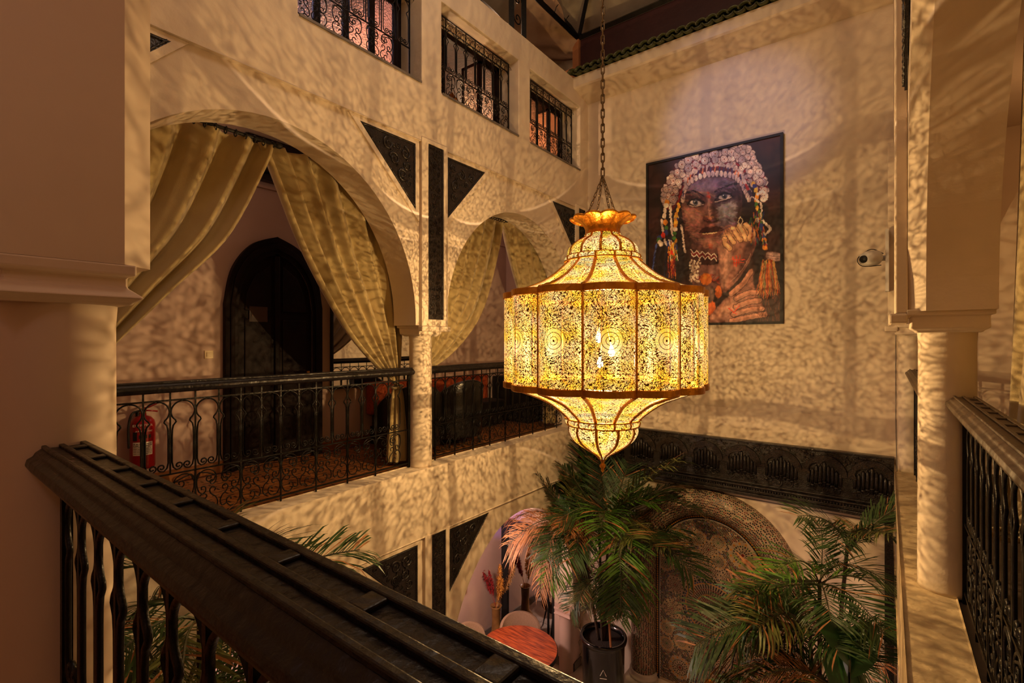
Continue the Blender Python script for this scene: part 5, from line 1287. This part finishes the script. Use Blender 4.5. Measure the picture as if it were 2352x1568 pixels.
fr = crown(rnd, 0, 8, .75, .95, 20, 75, 'ddo') + crown(rnd, 1, 11, .8, 1.1, 0, 60, 'ddb') + crown(rnd, 2, 9, .8, 1.1, -5, 50, 'dbo') + crown(rnd, 3, 9, .8, 1.1, -10, 50, 'dbb')
palm('palm growing up behind the foreground handrail at lower left', -3.2, 1.15, ZG + .50, stems, fr, 26)
def pot(label, x, y, h, r, m_='black', taper=.92):
    th = thing('plant_pot', label, 'pot', (x, y, ZG)); n = 48
    MB().lathe([(r * taper * .9, ZG + .006), (r * taper, ZG + .04), (r * .97, ZG + h - .10), (r * .98, ZG + h - .07), (r * 1.06, ZG + h - .06), (r * 1.08, ZG + h - .02), (r * 1.06, ZG + h), (r * .95, ZG + h), (r * .92, ZG + h - .08)], (x, y), n, cap=False).build('body', m_, th, True)
    MB().lathe([(.001, ZG + .006), (r * taper * .9, ZG + .006)], (x, y), n, cap=False).build('base', m_, th)
    MB().lathe([(.001, ZG + h - .075), (r * .93, ZG + h - .085)], (x, y), n, cap=False).build('soil', 'soil', th, True)
    return th
pt_ = pot('tall gloss black round pot holding the palm left of the fountain', PXp, PYp, 1.12, .33)
b = MB()                                                   # small white triangle mark over a line on the pot
dirp = Vector((-PXp, -PYp)).normalized(); tx = Vector((-dirp.y, dirp.x))
for tz, hw_ in ((.62, .045),):
    pass
def on_pot(s, z): a = math.atan2(dirp.y, dirp.x) + s / .32; return (PXp + .318 * math.cos(a), PYp + .318 * math.sin(a), ZG + z)
b.tube([on_pot(-.045, .70), on_pot(0, .79), on_pot(.045, .70)], .004, 4); b.tube([on_pot(-.05, .66), on_pot(.05, .66)], .004, 4); b.build('printed_mark', 'white', pt_)
pot('dark pot hidden under the large palm on the right', -.52, 5.6, .6, .30)
pot('dark pot hidden under the palm at lower left', -3.2, 1.15, .6, .30)
# rubber cane in the tall pot
ck = thing('wooden_stake', 'thin orange brown cane leaning in the black pot', 'stake', (PXp + .12, PYp - .1, ZG + 1.0)); MB().tube([(PXp + .22, PYp - .18, ZG + 1.03), (PXp + .12, PYp - .1, ZG + 1.75)], .016, 7).build('cane', 'orange', ck)
# broad leaved plant at far right
bl = thing('broad_leaf_plant', 'plant with large smooth green leaves between the right palm and the right wall', 'plant', (-.25, 5.0, ZG))
for k, (az, h, l_) in enumerate(((110, 2.5, .75), (200, 2.1, .7), (60, 2.8, .6), (160, 2.9, .62), (240, 2.3, .6))):
    a = math.radians(az); dx, dy = math.cos(a), math.sin(a); p0 = Vector((-.25, 5.0, ZG + h)); P_ = []
    for i in range(9):
        t = i / 8; c_ = p0 + Vector((dx * l_ * t * .45, dy * l_ * t * .45, l_ * (.9 * t - .25 * t * t))); w_ = .15 * math.sin(PI * min(1, t * .96 + .02)) ** .8
        P_.append([c_ + Vector((-dy, dx, 0)) * w_ * s + Vector((0, 0, -.05 * abs(s))) for s in (-1, -.5, 0, .5, 1)])
    b = MB(); b.grid(P_); b.build('leaf', 'broad', bl, True); b = MB(); b.tube([(-.25, 5.0, ZG + .3), tuple(p0)], .010, 6); b.build('stalk', 'stem', bl, True)
pot('low black pot of the broad leaved plant by the right wall', -.25, 5.0, .34, .20)

# ================================================================== table, chairs, vases, mirrors
TXc, TYc = -4.60, 6.14
tb_ = thing('round_table', 'round reddish brown wooden table under the ground floor arch', 'table', (TXc, TYc, ZG))
n = 7; b = None; R_ = .61
for k in range(n):                                           # planks of the top
    y0, y1 = -R_ + 2 * R_ * k / n + .0015, -R_ + 2 * R_ * (k + 1) / n - .0015; pts = []
    for i in range(13): y = y0 + (y1 - y0) * i / 12; pts.append((math.sqrt(max(0, R_ * R_ - y * y)), y))
    pts += [(-p[0], p[1]) for p in reversed(pts)]
    ca, sa = math.cos(.35), math.sin(.35)
    b = MB(); b.prism([(TXc + p[0] * ca - p[1] * sa, TYc + p[0] * sa + p[1] * ca) for p in pts], [], lambda a, z, t: (a, z, t), ZG + .725, ZG + .752); b.build('plank', 'wood', tb_, fix=True)
MB().lathe([(R_ - .004, ZG + .69), (R_ + .012, ZG + .69), (R_ + .012, ZG + .745), (R_ + .002, ZG + .745)], (TXc, TYc), 56, cap=False).build('rim', 'blackm', tb_, True)
MB().lathe([(.26, ZG + .0), (.27, ZG + .03), (.06, ZG + .06), (.045, ZG + .10), (.045, ZG + .65), (.12, ZG + .70), (.5, ZG + .715)], (TXc, TYc), 32).build('pedestal', 'blackm', tb_, True)
def chair(label, x, y, rz):
    th = thing('upholstered_chair', label, 'chair', (0, 0, 0), 'rounded beige chairs at the round table')
    # faces +x; curved shell back
    P_ = []
    for i in range(25):
        a = math.radians(90 + 180 * i / 24); row = []
        hgt = .26 * max(0.0, math.sin(PI * i / 24)) ** .45
        for j in range(9): t = j / 8; row.append((.27 * math.cos(a) * (1 + .10 * t), .32 * math.sin(a) * (1 + .06 * t), .44 + .02 + hgt * t))
        P_.append(row)
    b = MB(); b.grid(P_); o = b.build('backrest', 'chair', th, True); s_ = o.modifiers.new('s', 'SOLIDIFY'); s_.thickness = .05; s_.offset = 0; bv = o.modifiers.new('b', 'BEVEL'); bv.width = .02; bv.segments = 3
    b = MB(); b.lathe([(.02, .40), (.24, .40), (.27, .43), (.27, .47), (.24, .50), (.02, .505)], (0.02, 0), 28); b.build('seat', 'chair', th, True)
    for sx in (-1, 1):
        for sy in (-1, 1): MB().tube([(.15 * sx, .15 * sy, .40), (.22 * sx, .21 * sy, 0.0)], [.016, .011], 8).build('leg', 'blackm', th, True)
    th.location = (x, y, ZG); th.rotation_euler = (0, 0, rz); return th
chair('beige chair with rounded back behind the round table, in front of the mirror', -5.06, 6.80, math.atan2(TYc - 6.84, TXc + 5.08))
chair('beige rounded chair at the left of the round table just over the handrail', -5.50, 6.10, 0.1)
def plume(th, p0, tip, col, R, seed, nm='plume'):
    rnd = random.Random(seed); p0, tip = Vector(p0), Vector(tip); mb = MB(); ax = tip - p0
    mb.tube([p0, p0 + ax * .5, tip], [.004, .003, .002], 4)
    for k in range(420):
        t = .38 + .62 * rnd.random(); p = p0 + ax * t; r = R * (math.sin(PI * min(1, (t - .34) / .7)) ** .7); a = rnd.uniform(0, 6.28)
        d = Vector((math.cos(a), math.sin(a), 0)) * r * rnd.uniform(.5, 1); q = p + d + Vector((0, 0, rnd.uniform(-.06, .05))); s_ = Vector((-math.sin(a), math.cos(a), .6)) * .006
        mb.add([p, (p + q) / 2 + s_, q, (p + q) / 2 - s_], [(0, 1, 2, 3)])
    mb.build(nm, col, th)
vs_ = thing('floor_vase', 'tall amber floor vase with dried red and golden plumes beside the leaning mirror', 'vase', (-5.72, 6.95, ZG)); vx, vy = -5.72, 6.95
MB().lathe([(.12, ZG), (.15, ZG + .02), (.16, ZG + .10), (.13, ZG + .17), (.085, ZG + .23), (.075, ZG + .45), (.085, ZG + .66), (.11, ZG + .70), (.10, ZG + .70), (.07, ZG + .64)], (vx, vy), 28, cap=False).build('body', 'vase', vs_, True)
plume(vs_, (vx, vy, ZG + .66), (vx - .32, vy - .04, ZG + 1.30), 'pampas_red', .09, 1); plume(vs_, (vx, vy, ZG + .64), (vx - .18, vy - .0, ZG + 1.28), 'pampas_red', .07, 2)
plume(vs_, (vx, vy, ZG + .64), (vx + .10, vy - .02, ZG + 1.48), 'pampas_gold', .10, 3); plume(vs_, (vx, vy, ZG + .64), (vx + .18, vy - .05, ZG + 1.25), 'pampas_gold', .09, 4); plume(vs_, (vx, vy, ZG + .64), (vx + .34, vy + .12, ZG + 1.50), 'pampas_tan', .10, 5)
def mirror(label, f, a0, a1, z0, z1, t0, t1, bw=.09):
    th = thing('mirror', label, 'mirror', f((a0 + a1) / 2, z0, t0))
    b = MB(); b.prism([(a0, z0), (a1, z0), (a1, z1), (a0, z1)], [[(a0 + bw, z0 + bw), (a1 - bw, z0 + bw), (a1 - bw, z1 - bw), (a0 + bw, z1 - bw)]], f, t0, t1); bevel(b.build('frame', 'blackm', th, fix=True), .012)
    tm = t0 + (t1 - t0) * .45; b = MB(); b.prism([(a0 + bw * .9, z0 + bw * .9), (a1 - bw * .9, z0 + bw * .9), (a1 - bw * .9, z1 - bw * .9), (a0 + bw * .9, z1 - bw * .9)], [], f, tm, t1); b.build('glass', 'mirror', th, fix=True); return th
mm = mirror('very large black framed mirror standing behind the round table', fX, -5.95, -4.62, ZG + .02, -3.45, 7.38, 7.44, .16)
MB().box(-4.88, -4.86, 7.385, 7.40, ZG + .1, -3.53).build('divider', 'blackm', mm)
mirror('black framed mirror on the gallery wall between the door and the right curtain', fY, 3.73, 5.3, -.67, 1.15, -5.95, -6.0, .035)
mirror('dark framed picture on the ground floor wall left of the vase', fY, 4.9, 6.35, -4.45, -3.1, -5.93, -6.0, .12)
for o in D.objects:
    if o.get('label', '').startswith('dark framed picture on the ground floor'):
        o.name = 'picture'; o['category'] = 'picture'
        for c in o.children:
            if c.name.startswith('glass'): c.name = 'canvas'; c.data.materials[0] = M['blackm']
# iron hook on the corner pier of the ground floor
hk = thing('wall_hook', 'thin curled iron wall ornament on the pink pier beside the black pot', 'hook', (XL + .005, 7.27, -4.85))
b = MB(); b.tube(catmull([(XL + .005, 7.27, -4.9), (XL + .08, 7.2, -4.86), (XL + .16, 7.16, -4.95), (XL + .08, 7.2, -5.1), (XL + .14, 7.18, -5.22), (XL + .10, 7.2, -5.3)], 5), .007, 5); b.tube(catmull([(XL + .08, 7.2, -4.86), (XL + .13, 7.16, -4.76), (XL + .05, 7.2, -4.72)], 5), .007, 5); b.build('scroll', 'chain', hk, True)

# ================================================================== gallery things
ex = thing('fire_extinguisher', 'red fire extinguisher with white label on the left gallery wall', 'fire extinguisher', (-5.88, 1.60, -1.27)); exx, exy = -5.88, 1.60
MB().lathe([(.09, -1.27), (.10, -1.262), (.104, -1.25), (.104, -.84), (.095, -.80), (.065, -.765), (.03, -.75), (.03, -.73)], (exx, exy), 32).build('cylinder', 'red', ex, True)
MB().lathe([(.028, -.735), (.03, -.70), (.022, -.68)], (exx, exy), 16).build('valve', 'brass', ex, True)
b = MB(); b.tube([(exx, exy, -.685), (exx + .01, exy + .05, -.67), (exx + .02, exy + .14, -.625)], .009, 6); b.tube([(exx, exy, -.70), (exx + .01, exy + .05, -.705), (exx + .02, exy + .12, -.72)], .008, 6); b.build('lever', 'red', ex, True)
b = MB(); b.tube(catmull([(exx, exy - .02, -.70), (exx + .05, exy - .10, -.72), (exx + .06, exy - .13, -.85), (exx + .05, exy - .125, -1.05)], 6), .011, 7); b.build('hose', 'blackm', ex, True)
MB().box(-5.998, -5.97, exy - .03, exy + .03, -.80, -.72).build('wall_bracket', 'iron', ex)
ax_ = math.atan2(-exy, -exx)
def on_ex(s, z, e=.0015): a = ax_ + s / .104; return (exx + (.104 + e) * math.cos(a), exy + (.104 + e) * math.sin(a), z)
def patch(mb, s0, s1, z0, z1, e=.0015): mb.grid([[on_ex(s0 + (s1 - s0) * i / 8, z, e) for z in (z0, z1)] for i in range(9)])
b = MB(); patch(b, -.085, .085, -1.13, -1.00); b.build('white_label', 'white', ex)
b = MB(); rnd = random.Random(3)
for r_ in range(7):
    z = -1.015 - r_ * .016; s = -.078
    while s < .07: w_ = rnd.uniform(.01, .035); patch(b, s, min(s + w_, .078), z - (.007 if r_ < 2 else .004), z, .002); s += w_ + .006
b.build('label_print', 'blackm', ex, kind='stuff')
b = MB(); patch(b, -.085, -.045, -.985, -.90, .0018); patch(b, -.03, -.005, -.965, -.93, .0018); patch(b, .01, .035, -.965, -.93, .0018); patch(b, .05, .07, -.965, -.93, .0018); b.build('pictograms', 'blackm', ex)
for txt, z, sz, s0 in (('EXTINTEUR', -.845, .030, .0), ('6 KG', -.872, .022, .0), ('A POUDRE ABC', -.898, .019, .01)):
    cu = D.curves.new('lettering', 'FONT'); cu.body = txt; cu.size = sz; cu.align_x = 'CENTER'; cu.extrude = .0003
    t_ = D.objects.new('t', cu); me = D.meshes.new_from_object(t_); D.objects.remove(t_); me.materials.clear(); me.materials.append(M['white'])
    o = D.objects.new('lettering', me); link(o, ex); p = Vector(on_ex(s0, z, .003)); o.location = p - ex.location; o.rotation_euler = (PI / 2, 0, ax_ + PI / 2)
sw = thing('light_switch', 'cream light switch on the gallery wall left of the door', 'light switch', (-5.995, 2.24, -.16))
bevel(MB().box(-6.0, -5.988, 2.195, 2.285, -.205, -.115).build('plate', 'switch', sw), .003); bevel(MB().box(-5.99, -5.982, 2.215, 2.265, -.185, -.135).build('rocker', 'switch', sw), .003)
cb_ = thing('corbel', 'dark carved bracket under the gallery ceiling above the door', 'corbel', (-5.9, 2.9, 2.1))
b = MB()
for k, (x1, z0, z1, y0, y1) in enumerate(((-5.70, 2.22, 2.34, 2.5, 3.3), (-5.76, 2.10, 2.22, 2.56, 3.22), (-5.82, 2.0, 2.10, 2.62, 3.14), (-5.88, 1.92, 2.0, 2.68, 3.06))): b.box(-6.0, x1, y0, y1, z0, z1)
bevel(b.build('stepped_block', 'carve', cb_), .01)
w = MB(); w.box(-6.0, -5.96, -1.3, 7.6, 1.84, 1.87); w.build('trim_gallery', 'pink', kind='structure')
def armchair(label, x, y, rz, s=1.0):
    th = thing('armchair', label, 'armchair', (0, 0, 0), 'black leather armchairs on the gallery')
    P_ = []
    for i in range(29):
        a = math.radians(70 + 220 * i / 28); row = []; hh_ = .30 + .52 * max(0, math.sin(PI * i / 28)) ** .8
        for j in range(8): t = j / 7; row.append((.36 * math.cos(a) * (1 + .07 * t), .38 * math.sin(a) * (1 + .05 * t), .12 + hh_ * t))
        P_.append(row)
    b = MB(); b.grid(P_); o = b.build('shell_back', 'leather', th, True); q = o.modifiers.new('s', 'SOLIDIFY'); q.thickness = .09; q.offset = 0; v = o.modifiers.new('b', 'BEVEL'); v.width = .035; v.segments = 3
    b = MB(); b.box(-.28, .34, -.30, .30, .18, .44); bevel(b.build('seat_cushion', 'leather', th), .05, 4)
    for sx in (-.25, .28):
        for sy in (-.25, .25): MB().tube([(sx, sy, .18), (sx * 1.1, sy * 1.1, 0)], [.02, .014], 8).build('leg', 'blackm', th, True)
    th.location = (x, y, ZF); th.rotation_euler = (0, 0, rz); th.scale = (s, s, s); return th
armchair('rounded black leather armchair behind the railing right of the column', -5.05, 5.15, PI * .95, 1.0)
armchair('black armchair showing just beside the column through the railing', -5.0, 4.25, PI * .88, 1.0)
bc = thing('bench', 'bench with burnt orange back panel on the gallery behind the armchairs', 'bench', (-5.75, 6.1, ZF))
bevel(MB().box(-5.99, -5.86, 4.3, 6.9, ZF + .42, ZF + .88).build('backrest', 'orangecloth', bc), .03); bevel(MB().box(-5.86, -5.45, 4.3, 6.9, ZF + .25, ZF + .44).build('seat', 'blackm', bc), .03)
MB().box(-5.95, -5.5, 4.35, 6.85, ZF, ZF + .25).build('base', 'blackm', bc)
cbn = thing('cabinet', 'low black cabinet at the far end of the left gallery', 'cabinet', (-5.55, 7.3, ZF))
bevel(MB().box(-5.95, -5.1, 7.12, 7.55, ZF, ZF + .82).build('body', 'blackm', cbn), .01)
for k in range(2): bevel(MB().box(-5.93 + k * .42, -5.53 + k * .42, 7.105, 7.12, ZF + .04, ZF + .78).build('door', 'blackm', cbn), .006)
pn = thing('picture', 'small picture of concentric lines in black frame behind the small arch', 'picture', (-5.2, 7.59, .75))
for k in range(3):
    q = k * .055; b = MB(); b.prism([(-5.62 + q, .30 + q), (-4.9 - q, .30 + q), (-4.9 - q, 1.12 - q), (-5.62 + q, 1.12 - q)], [[(-5.60 + q, .32 + q), (-4.92 - q, .32 + q), (-4.92 - q, 1.10 - q), (-5.60 + q, 1.10 - q)]], fX, 7.57, 7.6); b.build('frame' if k == 0 else 'line', 'blackm', pn, fix=True)
MB().box(-5.61, -4.91, 7.59, 7.598, .31, 1.11).build('sheet', 'white', pn)
# surveillance camera on the right wall
sc = thing('security_camera', 'small grey surveillance camera on the right wall pilaster', 'camera', (.01, 6.95, .93))
MB().box(-.012, .02, 6.9, 7.0, .55, 1.25).build('conduit', 'steel', sc)
MB().tube([(-.01, 6.95, .93), (-.08, 6.93, .93)], .03, 12).build('mount', 'steel', sc, True)
MB().tube([(-.07, 6.93, .93), (-.10, 6.90, .935), (-.17, 6.80, .92), (-.20, 6.76, .91), (-.205, 6.755, .91)], [.05, .085, .085, .07, .02], 20).build('housing', 'steel', sc, True)
MB().tube([(-.18, 6.785, .918), (-.212, 6.742, .908)], .042, 16).build('lens', 'blackm', sc, True)
MB().tube(catmull([(-.03, 6.93, .98), (-.14, 6.86, 1.03), (-.26, 6.78, .93), (-.22, 6.80, .84), (-.05, 6.92, .85)], 5), .005, 5).build('cable', 'blackm', sc, True)
cabl = thing('cable', 'thin cable running down the right wall corner', 'cable', (.07, 7.35, .3)); MB().tube([(.085, 7.34, 2.2), (.085, 7.34, -.9), (.09, 7.0, -1.48)], .006, 5).build('cord', 'grey', cabl)
# stairs in the right gallery
sr = thing('staircase', 'pale stone stairs going down behind the right railing', 'stairs', (1.3, 3.5, ZG))
for k in range(11):
    y = 2.5 + k * .26; z = ZF - .18 * (11 - k) + .75
    bevel(MB().box(.95, 1.95, y, y + .28, z - .04, z).build('tread', 'marble', sr), .006); MB().box(.95, 1.95, y + .005, y + .02, z - .18, z - .04).build('riser', 'plaster2', sr)

# ================================================================== roof over the court and terrace
rf = thing('roof_frame', 'black steel frame carrying the canvas roof over the court', 'roof frame', (XL, 7.3, 5.2))
def bar(p, q, r=.035, nm='beam', par=rf, m_='iron'): return MB().tube([p, q], r, 4).build(nm, m_, par)
bar((XL - .02, -.9, 5.2), (XL - .02, 7.34, 5.2), .05); bar((XL - .02, 7.34, 5.2), (.3, 7.34, 5.2), .05); bar((XL, 7.34, 5.2), (-3.72, 7.0, 6.05), .035); bar((-3.72, 7.0, 6.05), (-2.0, 3.9, 6.15), .035)
bar((.2, 7.34, 5.2), (-.4, 6.5, 6.1), .035); bar((XL, .2, 5.2), (-3.6, .8, 6.1)); bar((LC.x - 2.3, LC.y, 6.08), (LC.x + 2.3, LC.y, 6.08), .04)
b = MB()
for k in range(14): y = 6.9 - k * .33; b.tube([(XL, y, 5.23), (XL + .03, y, 5.30), (XL + .08, y - .02, 5.31)], .008, 4)
b.build('hooks', 'iron', rf, kind='stuff')
P_ = []; rnd = random.Random(2)
for i in range(41):
    row = []
    for j in range(41):
        x = XL - .9 + (5.4) * i / 40; y = -1.0 + 9.2 * j / 40; z = 5.35 + .75 * min(1, min((x - XL + .9) / 1.6, (8.2 - y) / 1.6, 1)) + .05 * math.sin(x * 4 + y * 1.5) + .03 * math.sin(y * 7 - x * 2)
        row.append((x, y, z))
    P_.append(row)
b = MB(); b.grid(P_); cn = thing('canvas_roof', 'pale wrinkled canvas awning stretched over the court', 'awning', (-2, 3.9, 5.9)); b.build('sheet', 'tarp', cn, True)
# maroon board and posts above the back wall
mbd = thing('fascia_board', 'dark maroon board above the roof tiles at the top of the painting wall', 'board', (-2, 7.4, 4.8))
MB().box(XL + .02, .3, 7.36, 7.42, 4.42, 5.16).build('board', 'maroon', mbd); MB().box(XL - .10, XL + .02, 7.30, 7.44, 4.40, 5.16).build('post', 'orange', mbd)
# glazed roof tiles along the top of the back wall
rt_ = thing('roof_tiles', 'row of green glazed roof tiles on top of the painting wall', 'roof tiles', (-2, 7.1, 4.42))
src = None; n_ = 31
for k in range(n_):
    x = XL + .07 + k * (XR - XL) / n_
    if src is None:
        b = MB(); P_ = []
        for i in range(9):
            a = PI * i / 8; P_.append([(.068 * math.cos(a), yy, .055 * math.sin(a) + zz) for yy, zz in ((-.14, -.05), (.10, .02), (.36, .09))])
        b.grid(P_); src = b.build('tile', 'glaze', None, True); src.parent = rt_; s_ = src.modifiers.new('s', 'SOLIDIFY'); s_.thickness = .014
        b = MB(); P_ = []
        for i in range(9):
            a = PI * i / 8; P_.append([(.07 * math.cos(a), yy, -.045 * math.sin(a) + zz) for yy, zz in ((-.10, -.02), (.10, .03), (.36, .10))])
        b.grid(P_); src2 = b.build('pan_tile', 'glaze', None, True); src2.parent = rt_; s_ = src2.modifiers.new('s', 'SOLIDIFY'); s_.thickness = .014
        src.location = (x + 2, .0, .04); src2.location = (x + 2 + .07, .0, .03)
    else:
        for q, nm, dx in ((src, 'tile', 0), (src2, 'pan_tile', .07)):
            o = inst(q, rt_, (x + 2 + dx, 0, .04 if dx == 0 else .03), name=nm); s_ = o.modifiers.new('s', 'SOLIDIFY'); s_.thickness = .014
# terrace: floor, ochre walls, posts, cloth
w = MB(); w.box(-8.2, XLB, -1.4, 9.2, 4.36, 4.40); w.box(XLB, XR + .5, YB + .35, 9.2, 4.36, 4.40); w.build('floor_terrace', 'grey', kind='structure')
w = MB(); w.box(-8.2, -3.9, 8.6, 8.7, 4.4, 7.0); wt = w.build('wall_terrace', 'orange', kind='structure'); w = MB(); w.box(-7.3, -7.2, -1.4, 8.7, 4.4, 7.0); w.build('side_wall', 'orange', wt)
w = MB(); w.box(-3.9, 3, 8.6, 8.7, 4.4, 7.0); w.build('far_wall', 'maroon', wt); w = MB(); w.box(2.1, 2.2, -1.5, 8.7, 4.3, 7); w.box(-8.2, 2.2, -1.6, -1.5, 4.4, 7); w.build('near_wall', 'orange', wt)
pst = thing('terrace_post', 'pair of black posts with scrolled iron between them on the terrace', 'post', (-4.32, 5.75, 4.4))
bar((-4.32, 5.60, 4.4), (-4.32, 5.60, 6.2), .05, 'post', pst); bar((-4.32, 5.90, 4.4), (-4.32, 5.90, 6.2), .05, 'post', pst)
for k in range(4): b = MB(); b.tube([(-4.32, p[0], p[1]) for p in spiral(5.75, 4.75 + k * .28, .10, .02, 0 if k % 2 else PI, 1.2)], .010, 5); b.build('scroll', 'iron', pst, True)
dc_ = thing('draped_cloth', 'hanging beige cloth draped over the terrace corner under the roof beam', 'cloth', (-4.6, 6.6, 5.4)); P_ = []
for i in range(31):
    row = []
    for j in range(13):
        u, v = i / 30, j / 12
        A = Vector((-4.30, 5.95, 5.9)).lerp(Vector((-4.22, 7.3, 5.15)), u); B_ = Vector((-5.9, 7.2, 5.2)).lerp(Vector((-4.35, 7.5, 4.95)), u)
        p = A.lerp(B_, v); p.z += -.22 * math.sin(PI * v) * (1 - u * .6) + .035 * math.sin(v * 17 + u * 5) * (1 - u * .5); p.x += .04 * math.sin(u * 13)
        row.append(tuple(p))
    P_.append(row)
b = MB(); b.grid(P_); b.build('cloth', 'cloth', dc_, True)
dk = thing('terrace_picture', 'dark framed panel on the ochre terrace wall', 'picture', (-5.2, 8.58, 5.0)); MB().box(-5.75, -5.05, 8.55, 8.6, 4.4, 5.15).build('frame', 'blackm', dk); MB().box(-5.67, -5.13, 8.545, 8.552, 4.46, 5.07).build('panel', 'maroon', dk)
cnp = thing('terrace_canopy', 'dark canopy over the terrace behind the draped cloth', 'canopy', (-6, 7.5, 6.0)); MB().box(-7.2, -4.45, 5.6, 8.6, 5.55, 5.62).build('sheet', 'blackm', cnp)

# ================================================================== pieces that belong to a part
def under(th_name, child, parent):
    for t in [o for o in D.objects if o.parent is None and o.name.split('.')[0] == th_name]:
        ps = [c for c in t.children if c.name.split('.')[0] == parent]
        if not ps: continue
        for c in [c for c in t.children if c.name.split('.')[0] == child]: c.parent = ps[0]; c.location = c.location - ps[0].location
for q in (('fire_extinguisher', 'label_print', 'white_label'), ('fire_extinguisher', 'lever', 'valve'), ('curtain', 'tieback', 'drape'), ('curtain_rod', 'ring', 'pole'), ('security_camera', 'lens', 'housing'),
          ('mosaic_fountain', 'surround_chips', 'rounded_surround'), ('mosaic_fountain', 'zellige_chips', 'panel_ground'), ('mosaic_fountain', 'amber_diamonds', 'border_band'), ('mosaic_fountain', 'spout_plate', 'spout'),
          ('railing', 'ridge', 'handrail'), ('railing', 'cross_bar', 'handrail'), ('wood_carving', 'pine_cone_beads', 'back_board'), ('glass_lamp', 'cord', 'cap'), ('mirror', 'divider', 'glass'), ('light_switch', 'rocker', 'plate'), ('cabinet', 'door', 'body')): under(*q)
